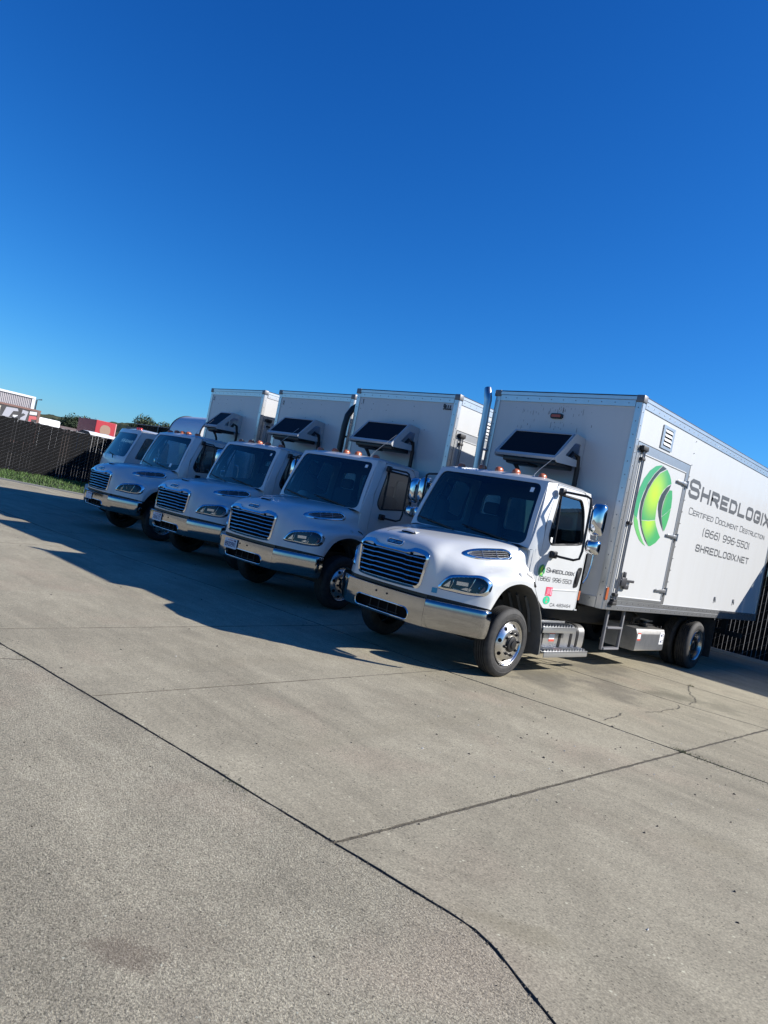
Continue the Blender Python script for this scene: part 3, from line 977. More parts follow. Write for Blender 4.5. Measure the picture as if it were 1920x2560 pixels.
        # grab rail behind the door
        mb = MB().tube([(1.05, 2.53, 1.27), (1.06, 2.60, 1.36), (1.07, 2.63, 1.55), (1.07, 2.63, 1.95), (1.05, 2.60, 2.05), (1.0, 2.53, 2.06)], .013, 8)
        sd(mb).build('grab_rail', CHROME, root, 60)
        # mirror: arm with two heads
        xm = 1.42
        yy = 1.68
        mb = MB().tube([(1.03, 1.60, 2.40), (1.10, 1.60, 2.405), (xm-.08, yy-.01, 2.395), (xm-.03, yy, 2.37), (xm-.02, yy+.01, 2.30), (xm-.02, yy+.02, 1.70), (xm-.03, yy, 1.60), (xm-.09, yy-.03, 1.57), (1.16, 1.60, 1.575), (1.08, 1.58, 1.585)], .016, 8)
        mb.box(.985, 1.06, 1.55, 1.64, 2.35, 2.45, .02).box(1.055, 1.115, 1.51, 1.63, 1.54, 1.635, .015)
        mi = sd(mb).build('mirror', BLACK, root, 40)
        for (z0, z1, w, nm) in ((1.925, 2.345, .098, 'mirror_shell'), (1.685, 1.875, .095, 'mirror_shell')):
            zc, hz = (z0+z1)/2, (z1-z0)/2
            rows = []
            for j in range(11):
                d_ = j/10
                rowp = []
                for k in range(28):
                    a = k/28*2*math.pi
                    ca, sa = math.cos(a), math.sin(a)
                    e = .5
                    u = abs(ca)**e*(1 if ca > 0 else -1)
                    v_ = abs(sa)**e*(1 if sa > 0 else -1)
                    f = math.sqrt(max(0, 1-d_**2.4))
                    rowp.append(Vector((xm+.055+u*w*f, yy+.14-.13*d_, zc+v_*hz*(f*.9+.1 if d_ < 1 else 0))))
                rows.append(rowp+[rowp[0]])
            sd(MB().grid(rows)).build(nm, CHROME, mi, 60, weld=.0005)
            pg = [Vector((xm+.055+abs(math.cos(a))**.5*(1 if math.cos(a) > 0 else -1)*w*.95, yy+.145, zc+abs(math.sin(a))**.5*(1 if math.sin(a) > 0 else -1)*hz*.95)) for a in [k/28*2*math.pi for k in range(28)]]
            m3 = MB(); m3.bm.faces.new([m3.bm.verts.new(p) for p in pg])
            sd(m3).build('mirror_glass', mat('mirror_silver', (.8, .8, .8), .02, metal=1.0), mi, 0)
        sd(MB().box(1.05, 1.068, 2.455, 2.495, 1.03, 1.16, .002)).build('side_reflector', AMBER, root, 0)
    # roof marker lights and aerial
    for i, x in enumerate((-.684, -.285, 0, .285, .684)):
        z = 2.566 if abs(x) < .5 else 2.552
        y = 1.56 if abs(x) < .5 else 1.59
        mb = MB().lathe([(.062, -.014), (.062, .006), (.058, .028), (.042, .046), (.018, .055), (0, .056)], (x, y, z), (0, 0, 1), 20)
        for v in mb.bm.verts:
            v.co.x = x+(v.co.x-x)*.8
            v.co.y = y+(v.co.y-y)*1.25
        mb.build('roof_marker_light', AMBER, root, 50)
    MB().tube([(.56, 1.58, 2.55), (.565, 1.58, 2.585), (.60, 1.62, 2.66), (.80, 1.86, 3.02)], [.008, .006, .004, .0035], 6).build('aerial', WPLAST, root, 60)
    # ---------------- wheel arch liners
    for s in (1, -1):
        pts = [(.37, .84), (.41, .90), (.47, .99), (.55, 1.07), (.67, 1.13), (.83, 1.17), (.99, 1.17), (1.15, 1.135), (1.29, 1.05), (1.41, .93), (1.50, .80), (1.57, .64), (1.615, .47), (1.635, .29)]
        rows = []
        for (y, z) in pts:
            rows.append([(1.125 if y < 1.2 else 1.12, y, z), (1.10, y*.985+.93*.015-.0, z-.012), (.95, y, z-.02), (.80, y, z-.005), (.55, y, z)])
        mb = MB().grid(rows)
        mb.grid([[(1.12, y, z) for y, z in pts[6:]], [(1.115, y+.035*(i/7), z+.0) for i, (y, z) in enumerate(pts[6:])]])
        mb.add([(1.12, 1.62, .29), (.62, 1.62, .29), (.62, 1.6, .60), (1.12, 1.6, .60)], [(0, 1, 2, 3)])
        for k in range(3):
            xk = .70+.13*k
            mb.tube([(xk, 1.32, 1.0), (xk, 1.45, .82), (xk, 1.56, .55)], .022, 6)
        if s < 0: mb.mirror()
        mb.build('wheel_arch', LINER, root, 40)
    for s in (1, -1):
        wheel_part(root, s, .93, 1.10, True)
        wheel_part(root, s, 6.80, 1.20, False)
    # ---------------- chassis
    mb = MB()
    for s in (-1, 1):
        mb.box(s*.43-.04, s*.43+.04, -.1, 9.5, .60, .86, .005)
    for y in (.2, 2.7, 4.2, 5.6, 7.9, 9.4):
        mb.box(-.41, .41, y-.05, y+.05, .62, .82)
    mb.box(-.36, .36, .1, 1.1, .50, 1.25, .05).box(-.3, .3, 1.1, 2.6, .45, .85, .05)
    mb.build('chassis_frame', STEEL, root, 30)
    MB().cyl((-.86, .93, .43), (.86, .93, .43), .06, n=12).box(-.6, .6, .86, 1.0, .33, .43, .02).build('axle', STEEL, root, 40)
    MB().cyl((-.95, 6.8, .43), (.95, 6.8, .43), .09, n=12).lathe([(0, -.2), (.14, -.15), (.19, 0), (.14, .15), (0, .2)], (0, 6.8, .43), (0, 1, 0), 16).build('axle', STEEL, root, 40)
    MB().cyl((0, 2.6, .6), (0, 6.7, .5), .06, n=10).build('drive_shaft', STEEL, root, 40)
    # fuel tank under the door with straps and two steps
    mb = MB()
    sec = rnd([(.56, .27), (1.02, .27), (1.02, .665), (.56, .665)], [.08, .14, .14, .08], 6)
    mb.prism(sec, lambda x, z: (x, 1.70, z), (0, 1.24, 0))
    ft = mb.build('fuel_tank', TANK, root, 40)
    for y in (1.80, 2.26, 2.56, 2.74):
        sec2 = rnd([(.553, .263), (1.027, .263), (1.027, .672), (.553, .672)], [.08, .14, .14, .08], 6)
        MB().prism(sec2, lambda x, z: (x, y-.03, z), (0, .06, 0)).build('tank_strap', BLACK, ft, 40)
    MB().box(1.021, 1.024, 1.98, 2.12, .44, .57).build('tank_label', STKWHT, ft, 0)
    MB().box(1.0245, 1.0255, 1.98, 2.12, .44, .47).box(1.0245, 1.0255, 1.98, 2.12, .54, .57).build('tank_label_stripe', mat('label_red', (.55, .08, .05), .5), ft, 0)
    for (z, y0, y1, x0, x1) in ((.655, 1.60, 2.47, .93, 1.14), (.335, 1.70, 2.86, .95, 1.16)):
        mb = MB().box(x0, x1, y0, y1, z-.02, z, .004).box(x1-.012, x1, y0, y1, z-.075, z+.006, .004).box(x0, x0+.012, y0, y1, z-.02, z+.05, .003)
        st = mb.build('step', ALU, root, 30)
        mb = MB()
        n = int((y1-y0)/.075)
        for i in range(n):
            yc_ = y0+.05+i*.075
            mb.prism([(0, 0), (.022, .030), (.032, .030), (.045, 0)], lambda a, b: (x0+.03, yc_+a-.02, z+b), (x1-x0-.06, 0, 0))
        mb.build('step_tread', ALU, st, 20)
    MB().box(.70, .96, 1.72, 1.76, .30, .62).box(.70, .96, 2.36, 2.40, .30, .62).build('step_bracket', STEEL, root, 0)
    # ladder and hydraulic tank under the box
    mb = MB()
    for y in (3.27, 3.79):
        mb.box(1.12, 1.16, y-.02, y+.02, .36, .99, .004)
    for z in (.38, .69):
        mb.box(1.10, 1.18, 3.29, 3.77, z-.018, z+.012, .004)
    mb.build('access_ladder', GREYSTEEL, root, 30)
    mb = MB().prism(rnd([(.62, .33), (1.15, .33), (1.15, .60), (1.12, .68), (.62, .70)], [.02, .03, .01, .01, .02], 3), lambda x, z: (x, 4.38, z), (0, 1.07, 0))
    ht = mb.build('hydraulic_tank', TANK, root, 30)
    MB().lathe([(.07, 0), (.07, .03), (.06, .035), (.058, .07), (.07, .075), (.07, .10), (0, .105)], (.95, 5.0, .69), (0, .15, 1), 20).box(.80, 1.06, 4.84, 5.12, .72, .745, .004).tube([(.93, 4.62, .72), (.88, 4.75, .79), (.90, 4.9, .80), (.70, 5.1, .86), (.5, 5.3, .85)], .03, 10).build('tank_cap', BLACK, ht, 30)
    MB().box(.88, 1.05, 4.90, 5.10, .79, .805, .003).build('cap_plate', ALU, ht, 0)
    MB().box(1.151, 1.153, 4.41, 4.52, .50, .62).box(1.151, 1.153, 5.26, 5.41, .44, .64).build('tank_label', STKWHT, ht, 0)
    MB().box(1.1535, 1.1545, 4.41, 4.52, .60, .62).box(1.1535, 1.1545, 4.41, 4.52, .50, .525).build('tank_label_stripe', mat('label_red', (.55, .08, .05), .5), ht, 0)
    mb = MB()
    for z in (.585, .485):
        mb.lathe([(.022, 0), (0, .001)], (1.1535, 5.315, z), (1, 0, 0), 14)
    for z in (.60, .575, .50, .475):
        mb.box(1.1535, 1.1545, 5.345, 5.395, z, z+.010)
    mb.build('label_print', PLATEBLUE, ht, 0)
    # mudflaps, rear bumper post
    for s in (-1, 1):
        mb = MB().box(s*.98-.26, s*.98+.26, 7.42, 7.435, .22, .92)
        mb.build('mudflap', RUBBER, root, 0)
    MB().box(-1.1, 1.1, 9.45, 9.55, .55, .65, .01).box(-.8, -.7, 9.4, 9.5, .6, .95).box(.7, .8, 9.4, 9.5, .6, .95).build('underride_bar', STEEL, root, 0)
    # ---------------- cargo box
    X, Y0, Y1, Z0, Z1 = 1.25, 2.822, 9.66, .985, 3.975
    box = MB().box(-X+.006, X-.006, Y0+.006, Y1-.006, Z0+.02, Z1-.012, .004, 1).build('cargo_box', BOXW, root, 0)
    tr = MB()
    # side top rail, bottom rail, front top rail, front bottom rail: proud of the skin
    for s in (-1, 1):
        m2 = MB().box(X-.012, X+.006, Y0+.11, Y1-.10, Z1-.15, Z1-.055, .002, 1).box(X-.02, X+.012, Y0+.0, Y1, Z1-.053, Z1+.0, .004, 1)
        m2.box(X-.012, X+.008, Y0+.10, Y1-.10, Z0+.055, Z0+.13, .002, 1).box(X-.012, X+.014, Y0+.10, Y1-.10, Z0-.02, Z0+.053, .003, 1)
        if s < 0: m2.mirror()
        tr.merge(m2.bm)
    tr.box(-X+.10, X-.10, Y0-.008, Y0+.012, Z1-.15, Z1-.058, .002, 1).box(-X+.02, X-.02, Y0-.014, Y0+.02, Z1-.056, Z1+.0, .004, 1)
    tr.box(-X+.10, X-.10, Y0-.008, Y0+.012, Z0-.02, Z0+.13, .002, 1)
    tr.build('box_rail', ALU, box, 30)
    for s in (-1, 1):
        for y0, y1 in ((Y0, Y0+.095), (Y1-.095, Y1)):
            m2 = MB()
            fr = y0 == Y0
            m2.box(X-.012, X+.007, y0+(.006 if fr else 0), y1, Z0-.02, Z1-.057, .003, 1)
            m2.box(X-.095, X-.0, (Y0-.007) if fr else (Y1-.012), (Y0+.005) if fr else (Y1+.007), Z0-.02, Z1-.06, .003, 1)
            if s < 0: m2.mirror()
            m2.build('corner_post', ALU, box, 30)
    MB().box(-X-.006, X+.006, Y0-.012, Y1, Z1+.003, Z1+.014, .003, 1).build('box_roof', mat('roof_edge_dark', (.03, .03, .032), .5), box, 0)
    for s in (-1, 1):
        MB().box(s*(X-.035)-.06, s*(X-.035)+.06, Y0-.022, Y0+.10, Z1-.085, Z1+.02, .012).build('corner_cap', mat('dull_corner', (.16, .16, .165), .5, metal=.5), box, 30)
    # rivets
    mb = MB()
    def riv(p, n):
        mb.lathe([(.010, 0), (.007, .005), (0, .006)], p, n, 6)
    for s in (-1, 1):
        nx = (s, 0, 0)
        y = Y0+.18
        while y < Y1-.12:
            riv((s*(X+.006), y, Z1-.10), nx)
            riv((s*(X+.008), y, Z0+.095), nx)
            riv((s*(X+.014), y+.09, Z0+.015), nx)
            y += .19
        z = Z0+.12
        while z < Z1-.2:
            riv((s*(X+.007), Y0+.05, z), nx)
            riv((s*(X-.05), Y0-.007, z+.05), (0, -1, 0))
            if z > 1.2: riv((s*(X+.001), 4.90, z), nx)
            z += .19
    x = -X+.2
    while x < X-.15:
        riv((x, Y0-.008, Z1-.10), (0, -1, 0))
        riv((x, Y0-.008, Z0+.09), (0, -1, 0))
        x += .21
    tag(mb.build('rivet', mat('dark_rivet', (.22, .22, .22), .45, metal=.6), box, 0), kind='stuff')
    # dark drip marks on the box front
    mb = MB()
    dr = random.Random(5)
    for _ in range(70):
        x = dr.gauss(-.12, .28); z = dr.choice([dr.uniform(3.42, 3.60), dr.uniform(3.66, 3.80)]); hh = dr.uniform(.006, .05)*(2 if dr.random() < .15 else 1); w = dr.uniform(.002, .005)
        if abs(x+.06) < .14 and 3.56 < z < 3.70: continue
        y = Y0+.0045
        mb.add([(x-w, y, z-hh), (x+w, y, z-hh), (x+w*.7, y, z), (x-w*.7, y, z)], [(0, 1, 2, 3)])
    tag(mb.build('drip_mark', mat('drip_dark', (.16, .15, .14), .6), box, 0), kind='stuff')
    # side door in the box, driver side
    fn = lambda y, z, h=0.0: Vector((X+.0+h, y, z))
    do = [(2.925, 1.12), (4.83, 1.12), (4.83, 3.36), (2.925, 3.36)]
    di = [(2.99, 1.165), (4.72, 1.165), (4.72, 3.225), (2.99, 3.225)]
    sdoor = MB().patch(di, [], lambda y, z: fn(y, z, .006), .5, (-.01, 0, 0)).build('side_door', BOXW, root, 0)
    MB().patch(do, [di], lambda y, z: fn(y, z, .012), .3, (-.016, 0, 0)).build('door_frame', ALU, sdoor, 0)
    MB().tube([fn(y, z, .008) for y, z in rnd(di, .02)], .011, 6, closed=True).build('door_gasket', WPLAST, sdoor, 40)
    MB().tube([fn(4.835, 1.12, .006), fn(4.835, 3.36, .006)], .010, 5).tube([fn(2.93, 3.365, .006), fn(4.83, 3.365, .006)], .008, 5).build('door_edge_seal', SEAL, sdoor, 40)
    for yy in (3.055, 3.105):
        MB().tube([fn(yy, 1.09, .045), fn(yy, 3.26, .045)], .0115, 8).build('lock_rod', mat('grey_rod', (.23, .23, .24), .35, metal=.7), sdoor, 50)
    for z in (1.19, 2.22, 3.14):
        MB().box(X+.01, X+.06, 3.03, 3.13, z-.022, z+.022, .006).build('lock_keeper', STEEL, sdoor, 30)
    MB().box(X+.01, X+.075, 2.98, 3.15, 3.255, 3.325, .012).box(X+.01, X+.06, 3.03, 3.13, 3.238, 3.282, .006).build('lock_keeper', STEEL, sdoor, 30)
    MB().box(X+.01, X+.07, 2.99, 3.12, 1.04, 1.09, .01).box(X+.01, X+.06, 3.03, 3.13, 1.078, 1.122, .006).build('lock_keeper', STEEL, sdoor, 30)
    mb = MB().box(X+.035, X+.06, 3.12, 3.56, 1.385, 1.425, .008).box(X+.01, X+.07, 3.14, 3.30, 1.32, 1.45, .012).box(X+.02, X+.07, 3.26, 3.40, 1.28, 1.36, .02).box(X+.02, X+.06, 3.22, 3.27, 1.44, 1.53, .01)
    mb.build('lock_handle', mat('lock_steel', (.10, .10, .105), .4, metal=.6), sdoor, 30)
    for z in (3.05, 2.20, 1.33):
        MB().box(X+.014, X+.04, 4.66, 4.82, z-.03, z+.03, .006).box(X+.02, X+.042, 4.42, 4.68, z-.022, z+.024, .01).cyl((X+.035, 4.80, z-.06), (X+.035, 4.80, z+.06), .018, n=10).build('door_hinge', mat('hinge_steel', (.32, .33, .34), .4, metal=.8), sdoor, 30)
    # louvred vent high on the side
    vo_ = [(3.63, 3.42), (4.03, 3.42), (4.03, 3.76), (3.63, 3.76)]
    vi_ = [(3.70, 3.46), (3.96, 3.46), (3.96, 3.72), (3.70, 3.72)]
    lv = MB().patch(vo_, [vi_], lambda y, z: fn(y, z, .012), .3, (-.014, 0, 0)).build('louvre_vent', ALU, root, 0)
    MB().patch(vi_, [], lambda y, z: fn(y, z, -.004), .5).build('louvre_backing', DARK, lv, 0)
    for k in range(4):
        z = 3.475+k*.063
        MB().add([(X+.004, 3.70, z+.045), (X+.004, 3.96, z+.045), (X+.022, 3.96, z), (X+.022, 3.70, z)], [(0, 1, 2, 3)]).build('louvre', WPLAST, lv, 0)
    # lamps on the box
    lo = rnd([(-.165, 3.585), (.045, 3.585), (.045, 3.665), (-.165, 3.665)], .038)
    li = rnd([(-.14, 3.605), (.02, 3.605), (.02, 3.645), (-.14, 3.645)], .019)
    bl = MB().patch(lo, [], lambda x, z: Vector((x, Y0-.02, z)), .1, (0, .03, 0)).build('box_lamp', BLACK, root, 30)
    MB().patch(li, [], lambda x, z: Vector((x, Y0-.032, z)), .1, (0, .015, 0)).build('lamp_lens', mat('dull_red_lens', (.40, .06, .03), .3), bl, 30)
    ml = rnd([(2.84, 1.10), (2.90, 1.10), (2.90, 1.28), (2.84, 1.28)], .028)
    MB().patch(ml, [], lambda y, z: fn(y, z, .022), .1, (-.02, 0, 0)).build('corner_marker_lamp', AMBER, root, 30)
    for (y, z) in ((7.1, 1.32), (8.1, 1.32)):
        MB().box(X+.002, X+.012, y-.025, y+.025, z-.035, z+.035, .004).box(X+.004, X+.022, y-.008, y+.012, z-.07, z-.01, .004).build('tie_hook', mat('hinge_steel', (.32, .33, .34), .4, metal=.8), root, 30)
    # ---------------- tilted panel on the box front
    pa = Vector((0, 2.125, 2.895)); pb = Vector((0, 2.54, 3.325))
    tdir = (pb-pa).normalized(); nrm = Vector((0, -tdir.z, tdir.y))
    L = (pb-pa).length
    pfn = lambda u, v: Vector((u, 0, 0))+pa+tdir*v
    o_ = [(-.54, 0), (.475, 0), (.475, L), (-.54, L)]
    i_ = [(-.515, .055), (.45, .055), (.45, L-.03), (-.515, L-.03)]
    tp = MB().patch(o_, [i_], lambda u, v: pfn(u, v)+nrm*.008, .4, tuple(-nrm*.04)).build('tilted_panel', WPLAST, root, 0)
    MB().patch(i_, [], pfn, .5, tuple(-nrm*.02)).build('panel_face', PANELM, tp, 0)
    for k in range(11):
        v = .09+k*(L-.14)/10.5
        MB().box(-.505, .44, -.003, .003, -.002, .003).bm
    for s in (-1, 1):
        x = .49 if s > 0 else -.555
        bo_ = rnd([(2.535, 3.33), (2.815, 3.31), (2.815, 2.88), (2.15, 2.845), (2.10, 2.90)], [.02, .02, .02, .03, .03])
        bi_ = rnd([(2.55, 3.20), (2.71, 3.205), (2.71, 2.97), (2.34, 2.98)], [.03, .03, .03, .04])
        MB().patch(bo_, [bi_], lambda y, z: Vector((x, y, z)), .1, (.014, 0, 0)).build('panel_bracket', WPLAST, tp, 0)
    MB().box(-.44, .46, 2.19, 2.68, 2.80, 2.875, .02).box(-.40, .0, 2.22, 2.50, 2.77, 2.81, .02).build('panel_underside_unit', BLACK, tp, 30)
    MB().tube([(-.33, 2.35, 2.80), (-.30, 2.40, 2.74), (-.27, 2.44, 2.66), (-.27, 2.50, 2.45)], .03, 10).build('panel_hose', BLACK, tp, 50)
    MB().tube([(.40, 2.55, 2.90), (.46, 2.62, 3.06), (.50, 2.70, 3.02), (.50, 2.74, 2.85), (.50, 2.75, 2.30)], .036, 10).build('panel_hose', BLACK, tp, 50)
    return root, fn

def bo2(bo):
    return [(x*.97, max(z, .93)) for x, z in bo]

truck, boxfn = make_truck()
truck['label'] = 'nearest white box truck with green swirl logo and phone number on its cargo box'
GRP = 'white box trucks parked in a row'
truck['group'] = GRP

# parts only the first truck has are added after the plain copies are made
index_kids()
POS = [(2, (-3.444, .359), 3.41, .002), (3, (-6.701, .803), 2.09, .012), (4, (-10.139, .895), -1.69, .045)]
LAB = {2: 'second white box truck with number 9LLL on its box and plate 89329W1',
       3: 'white box truck third in the row behind the one with plate 89329W1',
       4: 'farthest white box truck with bonnet, beside the fence and the silver-nosed truck'}
trucks = {1: truck}
for n, (x, y), yaw, dz in POS:
    t = copy_tree(truck, None, ('box_lamp', 'drip_mark'))
    t.location = (x, y, 0.0)
    t.rotation_euler = (0, 0, R(yaw))
    t['label'] = LAB[n]
    trucks[n] = t

index_kids()
def child(t, name):
    return [c for c in kids(t) if c.name.split('.')[0] == name]

# duller marker lights in the shade trucks are the same lens; the fourth truck has a narrower panel
for c in child(trucks[4], 'tilted_panel'):
    c.scale = (.55, 1, 1)
    c.location = (.22, 0, 0)

# exhaust stacks: bright on the first truck, black on the second
for n, m in ((1, mat('stack_steel', (.42, .42, .43), .28, metal=1.0)), (2, BLACK)):
    x = -1.335 if n == 1 else -1.42
    y = 2.74
    if n == 1:
        path, rad = [(x+.05, y, .75), (x+.05, y, 2.3), (x, y, 3.70), (x, y, 3.80), (x-.03, y, 3.90), (x-.07, y+.02, 4.0)], [.060, .060, .060, .062, .066, .058]
    else:
        path, rad = [(x+.05, y, .75), (x+.05, y, 2.3), (x+.06, y, 3.2), (x+.07, y+.02, 3.42), (x+.10, y+.10, 3.58), (x+.12, y+.22, 3.68)], .062
    mb = MB().tube(path, rad, 20, caps=False)
    mb.tube([(x, y, 3.0), (x+.12, y+.06, 3.0)], .02, 8).tube([(x, y, 1.6), (x+.18, y+.0, 1.6)], .02, 8)
    mb.build('exhaust_stack', m, trucks[n], 60)

# plates
def plate(t, text, red, x=-.30):
    y0 = -.31
    p = MB().patch(rnd([(x-.155, .640), (x+.155, .640), (x+.155, .795), (x-.155, .795)], .012), [], lambda a, b: Vector((a, y0, b)), .1, (0, .006, 0)).build('license_plate', PLATE, t, 0)
    fnp = lambda u, v, h: Vector((u, y0-h, v))
    if text:
        lettering('plate_number', text, fnp, x-.135, x+.135, .668, .072, .072, .011, PLATEBLUE, p, .45)
    lettering('plate_heading', red, fnp, x-.07, x+.07, .758, .018, .018, .0035, PLATERED, p, .5)
    MB().box(x+.085, x+.13, y0-.0025, y0-.002, .752, .782).build('plate_tab', PLATEBLUE, p, 0)
plate(trucks[2], '89329W1', 'CALIFORNIA')
plate(trucks[3], '73167Z1', 'CALIFORNIA', -.28)
plate(trucks[4], '', 'CALIFORNIA', -.22)
# numbers on the box fronts
ff = lambda u, v, h: Vector((u, 2.822-h, v))
lettering('box_number', '9LLL', ff, .93, 1.12, 3.70, .105, .085, .022, INKL, trucks[2], .5)
lettering('box_number', '1', ff, -1.07, -1.03, 3.70, .09, .09, .014, INKL, trucks[2], .5)
lettering('box_number', '2', ff, -1.08, -1.03, 3.66, .09, .09, .014, INKL, trucks[3], .5)
lettering('box_number', '2', ff, -1.08, -1.03, 3.68, .09, .09, .014, INKL, trucks[4], .5)

for n in (2, 3, 4):
    bx = child(trucks[n], 'cargo_box')[0]
    mb = MB()
    for x, z in ((-1.10, 3.70), (-.78, 3.71), (-.40, 3.71), (.25, 3.72), (-1.10, 3.60), (-.80, 3.60), (-.42, 3.60), (.30, 3.45), (-.2, 3.40), (.6, 3.3)):
        mb.lathe([(.011, 0), (.008, .005), (0, .006)], (x, 2.829, z), (0, -1, 0), 8)
    tag(mb.build('panel_bolt', mat('dark_rivet', (.22, .22, .22), .45, metal=.6), bx, 0), kind='stuff')
# stickers inside windscreens and hub caps
def on_glass(u, s, h=0.0):
    return ws(u*hw(s), s)+Vector((0, .004-h, 0))
for n, (u, s, w, hgt) in {1: (.80, .84, .028, .035), 2: (.80, .86, .03, .03), 3: (.80, .84, .025, .03), 4: (.62, .16, .04, .05)}.items():
    mb = MB()
    flat(mb, [(u-w, s-hgt), (u+w, s-hgt), (u+w, s+hgt), (u-w, s+hgt)], on_glass, 0)
    mb.build('windshield_sticker', STKWHT, trucks[n], 0)

# hard hat on the second truck's dash
MB().lathe([(.15, 0), (.13, .005), (.125, .06), (.10, .11), (.05, .14), (0, .145)], (-.60, 1.30, 1.63), (0, 0, 1), 24).build('hard_hat', WPLAST, trucks[2], 50)

# ---- lettering and logo on the first truck
def print_mat(name, c1, c2, cy, cz, r):
    m = bpy.data.materials.new(name); m.use_nodes = True
    nt = m.node_tree; b = nt.nodes['Principled BSDF']; b.inputs['Roughness'].default_value = .4
    tc = nt.nodes.new('ShaderNodeTexCoord')
    d = nt.nodes.new('ShaderNodeVectorMath'); d.operation = 'DISTANCE'
    d.inputs[1].default_value = (0, cy, cz)
    nt.links.new(tc.outputs['Object'], d.inputs[0])
    mr = nt.nodes.new('ShaderNodeMapRange'); mr.inputs[2].default_value = r; mr.interpolation_type = 'SMOOTHSTEP'
    nt.links.new(d.outputs['Value'], mr.inputs[0])
    mx = nt.nodes.new('ShaderNodeMix'); mx.data_type = 'RGBA'
    mx.inputs[6].default_value = (*c1, 1); mx.inputs[7].default_value = (*c2, 1)
    nt.links.new(mr.outputs[0], mx.inputs[0]); nt.links.new(mx.outputs[2], b.inputs['Base Color'])
    return m
LIME, GRN, MID = (.45, .68, .04), (.045, .32, .12), (.15, .45, .09)
GM_UP = print_mat('logo_green_upper', LIME, GRN, -.10, .30, .85)
GM_LO = print_mat('logo_green_lower', (.42, .66, .05), (.06, .36, .12), -.10, -.36, .62)
GM_DK = mat('logo_dark_green', (.05, .33, .15), .4)
GM_MID = mat('logo_mid_green', (.13, .44, .13), .4)
GM_INK = mat('logo_charcoal', (.035, .055, .06), .4)
L_CRU = [(-.03, 1.0), (-.32, .93), (-.598, .77), (-.83, .53), (-.955, .295), (-1.0, .049), (-1.0, -.164), (-.975, -.352), (-.79, -.405), (-.80, -.262), (-.795, -.049), (-.713, .213), (-.566, .475), (-.336, .738), (.03, 1.0)]
L_CRL = [(-.972, -.364), (-.925, -.49), (-.81, -.63), (-.65, -.765), (-.43, -.90), (-.205, -.975), (-.04, -1.0), (-.189, -.934), (-.402, -.787), (-.582, -.639), (-.71, -.47), (-.778, -.418)]
L_SW1 = [(.057, .998), (.30, .965), (-.041, .82), (-.303, .59), (-.5, .328), (-.598, .066), (-.615, -.197), (-.549, -.41), (-.451, -.574), (-.27, -.738), (-.008, -.918), (.10, -.985), (-.139, -.869), (-.385, -.689), (-.549, -.525), (-.648, -.393), (-.73, -.23), (-.746, 0), (-.68, .197), (-.582, .426), (-.303, .738)]
L_MNU = [(.33, .955), (.53, .86), (.66, .76), (.74, .66), (.582, .60), (.369, .459), (.221, .279), (.172, .082), (.172, -.115), (.215, -.322), (-.156, -.385), (-.525, -.415), (-.585, -.197), (-.568, .066), (-.47, .328), (-.275, .59), (-.015, .803)]
L_MNL = [(.219, -.336), (.336, -.459), (.533, -.607), (.70, -.71), (.50, -.87), (.25, -.975), (.139, -.99), (.02, -.918), (-.245, -.738), (-.424, -.574), (-.522, -.428), (-.156, -.399)]
L_SW2 = [(.735, .645), (.484, .521), (.287, .328), (.205, .131), (.254, -.049), (.369, -.213), (.549, -.377), (.735, -.508), (.83, -.555), (.765, -.508), (.638, -.361), (.533, -.213), (.467, -.049), (.467, .148), (.533, .328), (.675, .508)]
L_RTU = [(.86, .51), (.95, .33), (1.0, .10), (.995, .075), (.82, -.05), (.555, -.19), (.495, -.033), (.51, .148), (.559, .328), (.71, .498)]
L_RTL = [(.994, .06), (.985, -.19), (.93, -.38), (.86, -.53), (.80, -.508), (.66, -.361), (.556, -.205), (.82, -.064)]
def logo(t, cy, cz, r, x):
    root = None
    for nm, pts, m in (('logo_swirl', L_MNU, GM_UP), ('logo_swirl', L_MNL, GM_LO), ('logo_swirl', L_CRU, GM_DK), ('logo_swirl', L_CRL, GM_MID), ('logo_swirl', L_RTU, GM_UP), ('logo_swirl', L_RTL, GM_LO), ('logo_swirl', L_SW1, GM_INK), ('logo_swirl', L_SW2, GM_INK)):
        o = MB().patch(pts, [], lambda u, v: Vector((0, u, v)), .4, grid=False).build(nm, m, t, 0)
        o.location = (x, cy, cz)
        o.scale = (1, r, r)
X0 = 1.25
logo(truck, 3.815, 2.57, .61, X0+.0085)
bf = lambda u, v, h: Vector((X0-.005+h, u, v))
lettering('box_lettering', 'SHREDLOGIX', bf, 5.00, 9.32, 2.885, .31, .25, .062, INK, truck, 1.1)
lettering('box_lettering', 'CERTIFIED DOCUMENT DESTRUCTION', bf, 5.17, 9.20, 2.625, .115, .088, .0125, INK, truck, .85)
lettering('box_lettering', '(866) 996-5501', bf, 5.93, 8.42, 2.345, .135, .135, .019, INK, truck, .85)
lettering('box_lettering', 'SHREDLOGIX.NET', bf, 5.75, 8.52, 2.065, .125, .125, .022, INK, truck, .95)
logo(truck, 1.405, 1.365, .078, 1.0635)
df = lambda u, v, h: Vector((1.0612+h, u, v))
lettering('door_lettering', 'SHREDLOGIX', df, 1.52, 2.24, 1.350, .064, .050, .0088, INKL, truck, 1.1)
lettering('door_lettering', '(866) 996-5501', df, 1.375, 2.225, 1.235,   .058, .058, .0068, INKL, truck, .9)
lettering('door_lettering', 'CA 483464', df, 1.77, 2.31, .915, .044, .044, .0056, INKL, truck, .85)
mb = MB(); flat(mb, [(1.60, 1.05), (1.76, 1.05), (1.76, 1.165), (1.60, 1.165)], df, .0022)
sq = mb.build('red_sticker', STKRED, truck, 0)
mb = MB()
for k in range(5):
    z = 1.080+k*.014
    flat(mb, [(1.63, z), (1.70, z), (1.70, z+.007), (1.63, z+.007)], df, .0034)
